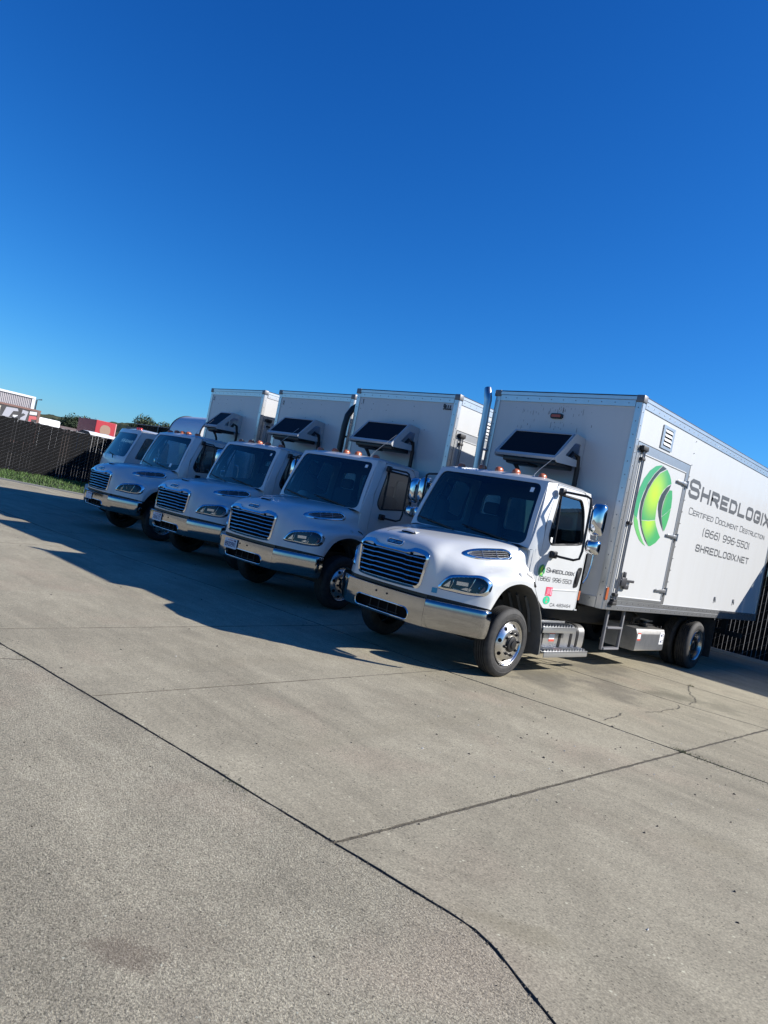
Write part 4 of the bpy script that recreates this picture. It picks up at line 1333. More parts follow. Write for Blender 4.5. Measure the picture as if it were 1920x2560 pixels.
flat(mb, [(1.715, 1.065), (1.745, 1.065), (1.745, 1.15), (1.715, 1.15)], df, .0034)
flat(mb, [(1.60, 1.066), (1.68, 1.058), (1.68, 1.064), (1.60, 1.072)], df, .0040)
mb.build('sticker_print', STKPINK, sq, 0)
mb = MB(); flat(mb, [(1.66+.082*math.cos(a), .993+.054*math.sin(a)) for a in [k/24*2*math.pi for k in range(24)]], df, .0022)
gs = mb.build('round_sticker', STKGRN, truck, 0)
mb = MB(); flat(mb, [(1.64, .955), (1.685, .955), (1.685, .985), (1.64, .985)], df, .0034); flat(mb, [(1.63, 1.0), (1.69, 1.0), (1.68, 1.02), (1.645, 1.03)], df, .0034)
mb.build('sticker_print', mat('sticker_tan', (.35, .30, .18), .5), gs, 0)
mb = MB(); flat(mb, [(1.50, 1.735), (1.545, 1.735), (1.545, 1.80), (1.50, 1.80)], lambda u, v, h: sidefn(u, v)+Vector((-.012, 0, 0)), 0)
mb.build('window_sticker', STKWHT, truck, 0)
# small blue tag by the headlight
mb = MB(); mb.add([(.655, -.178, .905), (.705, -.138, .905), (.705, -.136, .965), (.655, -.176, .965)], [(0, 1, 2, 3)])
mb.build('permit_sticker', STKBLU, truck, 0)


# ------------------------------------------------------------------ fifth vehicle: low white cab with a silver round-nosed body
def make_tipper():
    root = empty('cabover_truck', 'white cab-over truck with red roof lights and a silver round-nosed body, last in the row', 'truck', (-13.95, 2.56, 0), R(-6))
    root.scale = (1, 1, .965)
    # local frame: x across, y backwards from the windscreen base, z up
    def yw(z): return 0.0+(z-1.72)/.82*.34 if z > 1.72 else -.10*(1.72-z)
    def xw(z): return .93 if z < 1.72 else .93-.10*(z-1.72)/.9
    fo = rnd([(-1, .62), (1, .62), (1, 2.62), (-1, 2.62)], [.05, .05, .12, .12])
    wi = rnd([(-.92, 1.78), (.92, 1.78), (.90, 2.50), (-.90, 2.50)], [.12, .12, .1, .1])
    ff = lambda u, z: Vector((u*xw(z), yw(z)+.10*abs(u)**3, z))
    mb = MB().patch(fo, [wi], ff, .1, (0, .03, 0))
    so_ = rnd([(-.085, .75), (1.5, .75), (1.5, 2.60), (.385, 2.60), (.022, 1.72)], [.02, .1, .12, .05, .1])
    sw = rnd([(.26, 1.78), (1.20, 1.78), (1.20, 2.42), (.50, 2.44)], [.06, .08, .08, .08])
    for s in (-1, 1):
        m2 = MB().patch([(y+.09, z) for y, z in so_], [[(y+.09, z) for y, z in sw]], lambda y, z: Vector((xw(z), y, z)), .15, (-.03, 0, 0))
        if s < 0: m2.mirror()
        mb.merge(m2.bm)
    rows = []
    for i in range(13):
        x = -.84+1.68*i/12
        rows.append([(x, .36+.1*abs(x/.84)**3+(1.60-.4)*j/8, 2.60+.075*(1-(x/.84)**4)*min(1, j/2.0)) for j in range(9)])
    mb.grid(rows)
    mb.add([(-.93, 1.59, .75), (.93, 1.59, .75), (.93, 1.59, 1.7), (.84, 1.59, 2.6), (-.84, 1.59, 2.6), (-.93, 1.59, 1.7)], [(0, 1, 2, 3, 4, 5)])
    cab = mb.build('cab', WHITE, root, 40)
    MB().patch(wi, [], lambda u, z: ff(u, z)+Vector((0, .012, 0)), .1).build('windshield', DARKG, root, 50)
    for s in (-1, 1):
        m2 = MB().patch([(y+.09, z) for y, z in sw], [], lambda y, z: Vector((xw(z)-.012, y, z)), .2)
        if s < 0: m2.mirror()
        m2.build('door_window', SIDEG, cab, 40)
    MB().box(-.88, .88, .25, 1.55, .8, 1.70).box(-.6, -.1, .9, 1.5, 1.7, 2.2, .05).box(.1, .6, .9, 1.5, 1.7, 2.2, .05).build('cab_interior', DASH, cab, 30)
    for x in (-.5, .35):
        MB().tube([(x, -.04, 1.70), (x-.12, -.02, 1.80), (x-.45, .0, 1.84)], .014, 6).build('wiper', BLACK, root, 40)
    MB().box(-1.02, 1.02, -.20, .12, .45, .76, .04).build('bumper', WPLAST, root, 30)
    MB().patch([(-.6, .85), (.6, .85), (.55, 1.25), (-.55, 1.25)], [], lambda x, z: Vector((x, yw(z)-.012, z)), .3).build('front_grille', BLACK, root, 0)
    for s in (-1, 1):
        MB().patch(rnd([(s*.66, .85), (s*.88, .85), (s*.88, 1.02), (s*.66, 1.02)], .03), [], lambda x, z: Vector((x, yw(z)+.03, z)), .2, (0, .04, 0)).build('headlight', mat('lamp_reflector', (.75, .76, .78), .12, metal=1.0), root, 30)
    for x in (.05, .18, .31):
        MB().lathe([(.045, 0), (.045, .03), (.03, .05), (0, .055)], (x, .60, 2.66), (0, 0, 1), 14).build('roof_marker_light', REDL, root, 40)
    MB().lathe([(.06, 0), (.06, .02), (.04, .05), (0, .06)], (.83, .95, 2.60), (.3, 0, 1), 14).build('roof_side_lamp', BLACK, root, 40)
    # body with a rounded upper front edge
    pr = [(2.05, 1.0)]+[(2.05, 2.88)]+[(2.67-.62*math.cos(a), 2.88+.62*math.sin(a)) for a in [k/10*math.pi/2 for k in range(11)]]+[(6.6, 3.50), (6.6, 1.0)]
    body = MB().prism(pr, lambda y, z: (-1.2, y, z), (2.2, 0, 0)).build('body_shell', mat('silver_body', (.60, .61, .62), .42, metal=.15, coat=.2), root, 30)
    for x in (-1.205, 1.005):
        MB().tube([(x, y, z) for y, z in pr[:13]+[(4.0, 3.50)]], .022, 6).build('body_edge', STEEL, body, 50)
    MB().box(-1.15, 1.05, 3.2, 6.6, 3.51, 3.54).build('body_lid', STEEL, body, 0)
    MB().box(-.45, -.35, .1, 6.5, .55, .8).box(.35, .45, .1, 6.5, .55, .8).build('chassis_frame', STEEL, root, 0)
    for yc in (.55, 5.0):
        for s in (-1, 1):
            mb = MB().lathe([(.2, .0), (.27, .02), (.38, .0), (.40, -.04), (.40, -.2), (.37, -.24), (.2, -.22)], (1.0, yc, .40), (1, 0, 0), 32)
            if s < 0: mb.mirror()
            w = mb.build('wheel', RUBBER, root, 30)
            mb = MB().lathe([(.21, -.01), (.19, -.05), (.12, -.03), (.08, .02), (0, .03)], (1.0, yc, .40), (1, 0, 0), 24)
            if s < 0: mb.mirror()
            mb.build('rim', FROST, w, 40)
    return root
make_tipper()

# ------------------------------------------------------------------ ground
def pw(pts):
    def f(x):
        if x <= pts[0][0]: return pts[0][1]
        for (a, b), (c, d) in zip(pts, pts[1:]):
            if x <= c:
                return b+(d-b)*(x-a)/(c-a)
        return pts[-1][1]
    return f
rowA = pw([(-30, -5.2), (-12, -4.75), (-.4, -4.33), (.08, -4.262), (2.0, -4.045), (4.12, -3.83), (4.24, -3.832), (4.36, -3.86), (4.48, -3.91), (4.75, -4.03), (5.2, -4.22), (6, -4.4), (14, -4.9)])
rowC = pw([(-30, -2.6), (-11.4, -.88), (-8.66, -.72), (-6, -.44), (-3.18, .01), (.86, .28), (2.5, .58), (4.18, .71), (14, 1.4)])
rowF = pw([(-30, .4), (-8, 2.0), (1.25, 2.96), (1.95, 3.08), (2.5, 3.16), (3.43, 3.38), (14, 5.0)])
rowG = pw([(-30, 2.8), (-8, 4.1), (.35, 4.67), (1.07, 4.80), (1.9, 4.83), (14, 6.0)])
rowH = pw([(-30, 7.2), (14, 8.4)])
rowI = pw([(-30, 11.15), (14, 11.15)])
rowN = pw([(-30, -10.4), (14, -9.6)])
rowM = pw([(-30, -16), (14, -15)])
def colf(x0, k): return lambda y: x0-k*(y+4.1)
cols_up = [colf(-25.5, .2), colf(-20.5, .2), colf(-15.4, .2), colf(-11.0, .25), colf(-8.0, .2), colf(-6.0, .22), colf(-.90, .11), colf(.985, .06), lambda y: 3.38+.008*(y+4), colf(5.9, -.02), colf(8.4, -.03), colf(11, -.03), colf(13.5, -.03)]
cols_lo = [colf(-24, -.3), colf(-17, -.3), colf(-10, -.3), colf(-4.9, -.3), colf(.12, -.25), colf(6.9, -.1), colf(12.5, -.1)]

def concrete(name, base, dark, light, grain_scale, grain_amt, bump_s, bump_d, big, specks):
    m = bpy.data.materials.new(name); m.use_nodes = True
    nt = m.node_tree; N = nt.nodes; L = nt.links
    b = N['Principled BSDF']; b.inputs['Roughness'].default_value = .88; b.inputs['Specular IOR Level'].default_value = .25
    geo = N.new('ShaderNodeNewGeometry')
    def noise_(scale, det=5, rough=.6, dist=0.0, vec=None):
        n = N.new('ShaderNodeTexNoise'); n.inputs['Scale'].default_value = scale; n.inputs['Detail'].default_value = det; n.inputs['Roughness'].default_value = rough; n.inputs['Distortion'].default_value = dist
        L.new(vec or geo.outputs['Position'], n.inputs['Vector']); return n.outputs['Fac']
    def mrange(v, a, b_, c=0.0, d=1.0, smooth=False):
        r = N.new('ShaderNodeMapRange'); r.inputs[1].default_value = a; r.inputs[2].default_value = b_; r.inputs[3].default_value = c; r.inputs[4].default_value = d
        if smooth: r.interpolation_type = 'SMOOTHSTEP'
        L.new(v, r.inputs[0]); return r.outputs[0]
    def mix(f, a, c, blend='MIX'):
        x = N.new('ShaderNodeMix'); x.data_type = 'RGBA'; x.blend_type = blend
        if isinstance(f, float): x.inputs[0].default_value = f
        else: L.new(f, x.inputs[0])
        for i, v in ((6, a), (7, c)):
            if isinstance(v, tuple): x.inputs[i].default_value = (*v, 1)
            else: L.new(v, x.inputs[i])
        return x.outputs[2]
    def math_(op, a, c):
        x = N.new('ShaderNodeMath'); x.operation = op
        for i, v in ((0, a), (1, c)):
            if isinstance(v, (int, float)): x.inputs[i].default_value = v
            else: L.new(v, x.inputs[i])
        return x.outputs[0]
    # long trowel sweeps: noise stretched along the slab
    mp = N.new('ShaderNodeMapping'); mp.inputs['Scale'].default_value = (.5, 2.4, 1); mp.inputs['Rotation'].default_value = (0, 0, .25)
    L.new(geo.outputs['Position'], mp.inputs['Vector'])
    sweep = noise_(1.6, 7, .62, .8, mp.outputs[0])
    cloud = noise_(.55, 6, .6, .4)
    mid = noise_(5.5, 6, .65)
    grain = noise_(grain_scale, 3, .75)
    fine = noise_(grain_scale*2.7, 2, .7)
    c = mix(mrange(sweep, .34, .66), dark, base)
    c = mix(mrange(cloud, .42, .68, 0, big), c, light)
    c = mix(mrange(noise_(1.1, 8, .7, 1.2), .50, .74, 0, .55), c, tuple(v*.86 for v in dark))
    c = mix(mrange(mid, .48, .72, 0, .35), c, dark)
    pinkf = mrange(noise_(.9, 3, .5, .3, None), .56, .72, 0, .30)
    c = mix(pinkf, c, tuple(v*k for v, k in zip(base, (1.04, .90, .92))))
    g = math_('MULTIPLY', mrange(grain, .30, .70, 1-grain_amt, 1+grain_amt), mrange(noise_(grain_scale*.38, 6, .8), .32, .68, .87, 1.13))
    vg_ = N.new('ShaderNodeTexVoronoi'); vg_.inputs['Scale'].default_value = grain_scale*1.25; L.new(geo.outputs['Position'], vg_.inputs['Vector'])
    sg = N.new('ShaderNodeSeparateColor'); L.new(vg_.outputs['Color'], sg.inputs[0])
    g = math_('MULTIPLY', g, mrange(sg.outputs[0], 0, 1, 1-grain_amt*.62, 1+grain_amt*.55))
    vp_ = N.new('ShaderNodeTexVoronoi'); vp_.inputs['Scale'].default_value = grain_scale*.62; L.new(geo.outputs['Position'], vp_.inputs['Vector'])
    sp_ = N.new('ShaderNodeSeparateColor'); L.new(vp_.outputs['Color'], sp_.inputs[0])
    pit = math_('MULTIPLY', mrange(vp_.outputs['Distance'], .34, .18), mrange(sp_.outputs[1], .70, .74))
    g = math_('MULTIPLY', g, mrange(pit, 0, 1, 1, .52))
    comb = N.new('ShaderNodeCombineColor'); [L.new(g, comb.inputs[i]) for i in range(3)]
    c = mix(1.0, c, comb.outputs[0], 'MULTIPLY')
    sp = N.new('ShaderNodeTexVoronoi'); sp.inputs['Scale'].default_value = specks; L.new(geo.outputs['Position'], sp.inputs['Vector'])
    spm = math_('MULTIPLY', mrange(sp.outputs['Distance'], .22, .12), mrange(noise_(specks*.35, 1), .60, .66))
    c = mix(spm, c, tuple(v*.30 for v in dark))
    sp2 = N.new('ShaderNodeTexVoronoi'); sp2.inputs['Scale'].default_value = specks*.8; L.new(geo.outputs['Position'], sp2.inputs['Vector'])
    spm2 = math_('MULTIPLY', mrange(sp2.outputs['Distance'], .20, .10), mrange(noise_(specks*.3, 1, .5, 0), .40, .34))
    c = mix(math_('MULTIPLY', spm2, .6), c, tuple(min(.75, v*1.9) for v in light))
    # oil and tyre stains, each with its own ragged outline
    wob = noise_(2.2, 5, .6, .6)
    for (sx, sy, rx, ry, ang, amt, colr) in STAINS:
        colr = (colr[0], colr[1]*.97, colr[2]*.85)
        mpp = N.new('ShaderNodeMapping'); mpp.vector_type = 'TEXTURE'
        mpp.inputs['Location'].default_value = (sx, sy, 0); mpp.inputs['Rotation'].default_value = (0, 0, ang); mpp.inputs['Scale'].default_value = (rx, ry, 50)
        L.new(geo.outputs['Position'], mpp.inputs['Vector'])
        ln = N.new('ShaderNodeVectorMath'); ln.operation = 'LENGTH'; L.new(mpp.outputs[0], ln.inputs[0])
        d = math_('ADD', ln.outputs['Value'], math_('ADD', math_('MULTIPLY', math_('SUBTRACT', wob, .5), 2.4), math_('MULTIPLY', math_('SUBTRACT', grain, .5), 1.3)))
        c = mix(mrange(d, 1.05, .25, 0, amt, True), c, colr)
    # slab to slab difference
    oi = N.new('ShaderNodeObjectInfo')
    v = mrange(oi.outputs['Random'], 0, 1, .93, 1.06)
    cb = N.new('ShaderNodeCombineColor'); [L.new(v, cb.inputs[i]) for i in range(3)]
    c = mix(1.0, c, cb.outputs[0], 'MULTIPLY')
    L.new(c, b.inputs['Base Color'])
    bp = N.new('ShaderNodeBump'); bp.inputs['Strength'].default_value = bump_s; bp.inputs['Distance'].default_value = bump_d
    h = math_('ADD', math_('MULTIPLY', grain, 1.0), math_('ADD', math_('MULTIPLY', fine, .5), math_('MULTIPLY', mid, .8)))
    L.new(h, bp.inputs['Height']); L.new(bp.outputs[0], b.inputs['Normal'])
    return m
STAINS = [(1.15, 1.9, .55, .9, .2, .62, (.10, .095, .085)), (1.75, 2.55, .5, .8, .6, .55, (.11, .10, .09)), (2.2, 3.55, .35, .55, -.5, .6, (.11, .105, .08)), (2.75, 3.85, .30, .5, .4, .45, (.12, .115, .09)), (.95, 3.9, .4, 1.0, .1, .5, (.12, .11, .10)),
          (1.6, 1.35, .25, .4, .3, .4, (.15, .14, .12)), (2.9, 1.9, .5, .25, .4, .22, (.16, .15, .13)), (3.0, 2.7, .4, .25, .1, .3, (.17, .16, .13)),
          (3.68, -5.20, .17, .10, .8, .55, (.15, .115, .095)), (3.60, -5.05, .34, .20, .8, .30, (.20, .17, .14)), (4.05, -5.15, .14, .10, .3, .28, (.19, .165, .14)), (4.28, -3.66, .32, .10, .4, .35, (.20, .178, .125)), (2.1, -1.6, .16, 2.3, .06, .13, (.17, .15, .105)), (.2, -1.9, .2, 2.2, .1, .12, (.17, .15, .105)), (4.4, -1.5, .5, .2, .9, .2, (.2, .175, .12))]
CONC = concrete('smooth_concrete', (.330, .294, .208), (.243, .216, .153), (.420, .377, .270), 85, .30, .35, .004, .55, 26)
AGG = concrete('worn_exposed_concrete', (.388, .346, .248), (.282, .251, .180), (.475, .425, .307), 105, .50, .9, .008, .45, 42)
JOINT = mat('joint_dirt', (.085, .075, .058), .95, vary=(30, .6, (.14, .125, .09)), bump=(60, .8, 3))
EARTH = mat('yard_earth', (.16, .145, .12), .95, vary=(.4, .6, (.22, .20, .16)))
GRASS = mat('grass_blades', (.055, .115, .02), .7, vary=(1.2, .6, (.09, .125, .03)))

g = MB().add([(-2600, -2600, -.06), (2600, -2600, -.06), (2600, 2600, -.06), (-2600, 2600, -.06)], [(0, 1, 2, 3)]).build('ground', EARTH, None, 0)
tag(g, kind='structure')
pav = MB().add([(-28, -17, -.008), (14.5, -17, -.008), (14.5, 11.2, -.008), (-28, 11.2, -.008)], [(0, 1, 2, 3)]).build('pavement', JOINT, None, 0)
tag(pav, kind='structure')
def slab(ya, yb, xa, xb, m, gap_bottom, gap_top, gl, gr):
    """one concrete slab between two row lines and two column lines"""
    def corner(rf, cf):
        y = 0.0
        x = 0.0
        for _ in range(8):
            x = cf(y); y = rf(x)
        return x, y
    p = [corner(ya, xa), corner(ya, xb), corner(yb, xb), corner(yb, xa)]
    def wob(x, y, k): return (noise.noise(Vector((x*2.3, y*2.3, k)))*.005+noise.noise(Vector((x*9, y*9, k+5)))*.006+noise.noise(Vector((x*31, y*31, k+9)))*.006)
    loop = []
    n1 = max(2, int(abs(p[1][0]-p[0][0])/.05)); n2 = max(2, int(abs(p[2][1]-p[1][1])/.06))
    for i in range(n1):
        x = p[0][0]+(p[1][0]-p[0][0])*i/n1
        loop.append((x, ya(x)+gap_bottom+wob(x, 3, 1)))
    for i in range(n2):
        y = p[1][1]+(p[2][1]-p[1][1])*i/n2
        loop.append((xb(y)-gr+wob(7, y, 2), y+(gap_bottom if i == 0 else 0)))
    for i in range(n1):
        x = p[2][0]+(p[3][0]-p[2][0])*i/n1
        loop.append((x-(gr if i == 0 else 0), yb(x)-gap_top+wob(x, 5, 3)))
    for i in range(n2):
        y = p[3][1]+(p[0][1]-p[3][1])*i/n2
        loop.append((xa(y)+gl+wob(2, y, 4), y-(gap_top if i == 0 else 0)))
    mb = MB()
    cx, cy = sum(q[0] for q in loop)/len(loop), sum(q[1] for q in loop)/len(loop)
    def ins(q, d):
        return (q[0]+(d if q[0] < cx else -d)*.7, q[1]+(d if q[1] < cy else -d)*.7)
    a = [mb.bm.verts.new((*ins(q, .004), 0)) for q in loop]
    b_ = [mb.bm.verts.new((*q, -.003)) for q in loop]
    c = [mb.bm.verts.new((*q, -.03)) for q in loop]
    mb.bm.faces.new(a)
    n = len(a)
    for u, v in ((a, b_), (b_, c)):
        for i in range(n):
            f = mb.bm.faces.new((u[i], v[i], v[(i+1) % n], u[(i+1) % n]))
            f.material_index = 1
    o = mb.build('slab', m, pav, 0, recalc=True)
    o.data.materials.append(JOINT)
    return o
rows_up = [(rowA, .008), (rowC, .012), (rowF, .009), (rowG, .008), (rowH, .008), (rowI, .008)]
for i in range(len(cols_up)-1):
    for j in range(len(rows_up)-1):
        if rows_up[j][0] is rowA and i < 3 and False: continue
        gl = .011 if i in (8,) else .006
        gr = .011 if i+1 in (8,) else .006
        slab(rows_up[j][0], rows_up[j+1][0], cols_up[i], cols_up[i+1], CONC, rows_up[j][1], rows_up[j+1][1], gl, gr)
for i in range(len(cols_lo)-1):
    slab(rowN, rowA, cols_lo[i], cols_lo[i+1], AGG, .006, .007, .006, .006)
    slab(rowM, rowN, cols_lo[i], cols_lo[i+1], AGG, .006, .006, .006, .006)
# hairline cracks: thin dark ribbons 4 mm above the slab
for pts in ([(1.91, 4.79), (2.05, 4.45), (2.19, 4.12), (2.27, 4.0), (2.34, 3.91), (2.40, 3.74), (2.47, 3.6), (2.46, 3.45), (2.52, 3.24)], [(2.47, 2.98), (2.53, 2.85), (2.56, 2.7), (2.54, 2.5), (2.57, 2.17), (2.54, 2.0), (2.51, 1.82)], [(2.44, 1.38), (2.49, 1.25), (2.51, 1.13), (2.53, .9), (2.55, .71)]):
    q = []
    for a, b in zip(pts, pts[1:]):
        for k in range(5):
            t = k/5
            q.append(Vector((a[0]+(b[0]-a[0])*t+rng.uniform(-.012, .012), a[1]+(b[1]-a[1])*t+rng.uniform(-.012, .012))))
    mb = MB()
    w = .007
    vs = [(mb.bm.verts.new((p.x-w*rng.uniform(.4, 1.2), p.y, .004)), mb.bm.verts.new((p.x+w*rng.uniform(.4, 1.2), p.y+.004, .004))) for p in q]
    for (a, b), (c, d) in zip(vs, vs[1:]):
        mb.bm.faces.new((a, b, d, c))
    mb.build('crack', JOINT, pav, 0)

# loose grit, leaf bits and weeds
def scatter_grit(name, label, n, area, size, m, cat):
    mb = MB()
    for _ in range(n):
        x, y = area()
        s = rng.uniform(*size)
        a = rng.uniform(0, 6.28)
        e = rng.uniform(.5, 1.0)
        ca, sa = math.cos(a), math.sin(a)
        pts = [(s, 0, 0), (0, s*e, 0), (-s, 0, 0), (0, -s*e, 0), (rng.uniform(-.3, .3)*s, rng.uniform(-.3, .3)*s, s*rng.uniform(.5, .9))]
        mb.add([(x+p[0]*ca-p[1]*sa, y+p[0]*sa+p[1]*ca, p[2]+.001) for p in pts], [(0, 1, 4), (1, 2, 4), (2, 3, 4), (3, 0, 4)])
    o = mb.build(name, m, None, 0)
    tag(o, label, cat, kind='stuff')
    return o
def a_new():
    while True:
        x, y = rng.uniform(-9, 6.5), rng.uniform(-4.2, 3.2)
        if rng.random() < .35: x, y = rng.gauss(3.0, .8), rng.gauss(-.8, .9)
        if -12 < x < 9 and -4.3 < y < 6: return x, y
def a_near():
    return rng.uniform(-1, 6.5), rng.uniform(-6.2, -4.0)
scatter_grit('dark_grit', 'dark loose grit and bark crumbs scattered over the concrete', 190, a_new, (.004, .016), mat('grit_dark', (.05, .042, .035), .9), 'grit')
scatter_grit('pale_grit', 'pale loose stone chips scattered over the concrete', 70, a_new, (.003, .011), mat('grit_pale', (.55, .53, .48), .9), 'grit')
scatter_grit('fine_grit', 'fine dark crumbs on the rough slab in front', 380, a_near, (.0015, .006), mat('grit_dark', (.05, .042, .035), .9), 'grit')
def joint_pt():
    k = rng.random()
    if k < .30:
        x = rng.uniform(-1, 5.2); return x, rowA(x)+rng.uniform(-.02, .02)
    if k < .80:
        y = rng.uniform(-3.9, 3.3); return 3.38+.008*(y+4)+rng.gauss(0, .013), y
    x = rng.uniform(-.5, 5.5); return x, rowC(x)+rng.gauss(0, .015)
scatter_grit('joint_crumbs', 'dark soil crumbs lying along the slab joints', 1100, joint_pt, (.002, .0065), JOINT, 'soil crumbs')
mb = MB()
for cx, cy, n, sp, hh in ((1.93, 4.87, 26, .035, .035), (3.40, .68, 90, .045, .022), (3.55, .66, 60, .1, .025), (3.40, -2.3, 40, .2, .012), (2.62, -4.0, 60, .06, .02), (4.0, .69, 60, .2, .02), (3.42, 2.2, 60, .5, .015), (.0, -4.29, 30, .04, .015)):
    for _ in range(n):
        x, y = rng.gauss(cx, sp), rng.gauss(cy, sp*.5)
        a = rng.uniform(0, 6.28); h = rng.uniform(.4, 1)*hh; w = .003
        mb.add([(x-w, y, -.004), (x+w, y, -.004), (x+math.cos(a)*h*.7, y+math.sin(a)*h*.7, h)], [(0, 1, 2)])
tag(mb.build('weeds', mat('weed_green', (.22, .21, .08), .8), None, 0), 'small dry green weeds growing in the slab joints', 'weeds', kind='stuff')
# one dead leaf near the bottom left corner
mb = MB()
lp = [(0, 0), (.012, .010), (.03, .013), (.05, .007), (.06, 0), (.05, -.008), (.03, -.012), (.012, -.008)]
mb.patch(lp, [], lambda u, v: Vector((4.25+u*.6+v*.5, -5.62+u*.7-v*.6, .004+.006*math.sin(u*50))), .012)
tag(mb.build('fallen_leaf', mat('dead_leaf', (.06, .035, .018), .8), None, 40), 'single curled brown dead leaf on the rough slab, bottom left corner', 'leaf')

# ------------------------------------------------------------------ grass verge and kerb along the left fence
kp = [(-27.5, -14), (-26.2, -4), (-24.2, 1.2), (-22.8, 2.75), (-21.6, 4.1), (-20.3, 5.6), (-19.4, 7.5), (-19.1, 11.1)]
kpr = []
for a, b in zip(kp, kp[1:]):
    for k in range(5):
        kpr.append((a[0]+(b[0]-a[0])*k/5, a[1]+(b[1]-a[1])*k/5))
kpr.append(kp[-1])
vg = MB().grid([[(x-.10, y, .035) for x, y in kpr], [(-31.5, y, .02) for x, y in kpr]]).build('grass_verge', mat('verge_soil', (.05, .06, .025), .95, vary=(2, .6, (.07, .085, .03))), None, 0)
tag(vg, kind='structure')
kb = MB().grid([[(x, y, -.02) for x, y in kpr], [(x-.02, y, .05) for x, y in kpr], [(x-.15, y, .055) for x, y in kpr], [(x-.15, y, .0) for x, y in kpr]]).build('kerb', mat('kerb_concrete', (.34, .32, .28), .9, vary=(3, .4, (.24, .23, .2))), None, 0)
tag(kb, kind='structure')
mb = MB()
kx = pw([(y, x) for x, y in kpr])
for _ in range(16000):
    y = rng.uniform(-6, 10.5); x = rng.uniform(-30.2, kx(y)-.2)
    h = rng.uniform(.03, .11); a = rng.uniform(0, 6.28); w = .018
    mb.add([(x-w*math.sin(a), y+w*math.cos(a), .025), (x+w*math.sin(a), y-w*math.cos(a), .025), (x+math.cos(a)*h*.5, y+math.sin(a)*h*.5, .025+h)], [(0, 1, 2)])
tag(mb.build('grass', GRASS, None, 0), 'short green grass on the verge below the black slatted fence', 'grass', kind='stuff')

# ------------------------------------------------------------------ fences: black privacy slats in chain link
SLATM = mat('black_fence_slat', (.006, .006, .0065), .8, spec=.15, vary=(3, .5, (.011, .011, .011)))
WIRE = mat('galvanised_wire', (.18, .18, .18), .5, metal=.4)
def fence(name, label, p0, p1, h, pitch, gap, wire, z0=.05, post_step=3.0, post_side=.05):
    d = Vector((p1[0]-p0[0], p1[1]-p0[1], 0)); L = d.length; d.normalize()
    nrm = Vector((-d.y, d.x, 0))
    root = empty(name, label, 'fence', (p0[0], p0[1], 0))
    P = lambda s, z, o=0.0: Vector((d.x*s+nrm.x*o, d.y*s+nrm.y*o, z))
    mb = MB()
    n = int(L/pitch)
    for i in range(n):
        s = i*pitch
        a, b = s+gap/2+rng.uniform(-.004, .004), s+pitch-gap/2+rng.uniform(-.004, .004)
        zt = h+rng.uniform(-.05, .02)
        o = rng.uniform(-.004, .004)
        mb.add([P(a, z0, o), P(b, z0, -o), P(b, zt, -o), P(a, zt, o), P(a, z0, o+.006), P(b, z0, -o+.006), P(b, zt, -o+.006), P(a, zt, o+.006)], [(0, 1, 2, 3), (5, 4, 7, 6), (3, 2, 6, 7), (0, 3, 7, 4), (1, 5, 6, 2)])
    tag(mb.build('privacy_slats', SLATM, root, 0), kind='stuff')
    if wire:
        mb = MB()
        sp, ang = wire[:2]
        for sg in (wire[2],):
            k = -h/math.tan(ang)
            while k < L:
                s0, z_0, s1, z_1 = k, z0, k+(h-z0)/math.tan(ang), h
                if s0 < 0: z_0 += (0-s0)*math.tan(ang); s0 = 0
                if s1 > L: z_1 -= (s1-L)*math.tan(ang); s1 = L
                if s1 > s0:
                    if sg < 0: z_0, z_1 = h+z0-z_0, h+z0-z_1
                    for o in (.018,):
                        mb.tube([P(s0, z_0, o), P(s1, z_1, o)], .0022, 3, caps=False)
                k += sp
        tag(mb.build('chain_link_wires', WIRE, root, 60), kind='stuff')
    s = 0.0
    while s < L:
        MB().cyl(P(s, 0, post_side), P(s, h+.02, post_side), .03, n=10).lathe([(.034, 0), (.03, .03), (0, .045)], P(s, h+.02, post_side), (0, 0, 1), 10).build('fence_post', WIRE, root, 50)
        s += post_step
    for o in (post_side, ):
        MB().cyl(P(0, h-.02, o), P(L, h-.02, o), .021, n=8).build('top_rail', WIRE, root, 50)
    return root
fence('slatted_fence', 'black slatted chain-link fence beyond the grass verge, half in shadow', (-30.4, 11.3), (-30.4, -14), 2.47, .145, .006, (.27, R(33), -1), z0=.0, post_side=-.05)
fence('slatted_fence', 'tall black slatted chain-link fence behind the trucks', (14, 11.3), (-30.4, 11.3), 3.55, .092, .0045, (.30, R(35), -1))
tag(MB().box(-30.4, 14, 11.12, 11.24, -.02, .07, .01).build('fence_kerb', mat('kerb_concrete', (.34, .32, .28), .9), None, 0), kind='structure')

# ------------------------------------------------------------------ beyond the fences
def wall_x(mb, x, y0, y1, z0, z1):
    mb.add([(x, y0, z0), (x, y1, z0), (x, y1, z1), (x, y0, z1)], [(0, 1, 2, 3)])
# corrugated shed
sh = empty('metal_shed', 'pale ribbed metal shed with white eave trim, beyond the fence', 'building', (-98, 15, 0))
mb = MB()
y = -22.0
prof = []
while y < 14.4:
    prof += [(0, y), (0, y+.09), (-.07, y+.12), (-.07, y+.20)]
    y += .23
mb.grid([[(a, b, 0) for a, b in prof], [(a, b, 6.95) for a, b in prof]])
mb.build('ribbed_wall', mat('shed_metal', (.42, .39, .39), .5, vary=(.5, .4, (.34, .31, .31))), sh, 0)
MB().box(-.25, .15, -22, 14.75, 6.95, 7.22).box(-.10, .05, 14.35, 14.8, 0, 6.95).build('eave_trim', mat('shed_trim', (.70, .69, .68), .5), sh, 0)
MB().box(-14, 0, 14.8, 14.85, 0, 7.0).box(-14, -.1, -22, 14.8, 7.1, 7.15).build('end_wall', mat('shed_dark', (.12, .11, .11), .6), sh, 0)
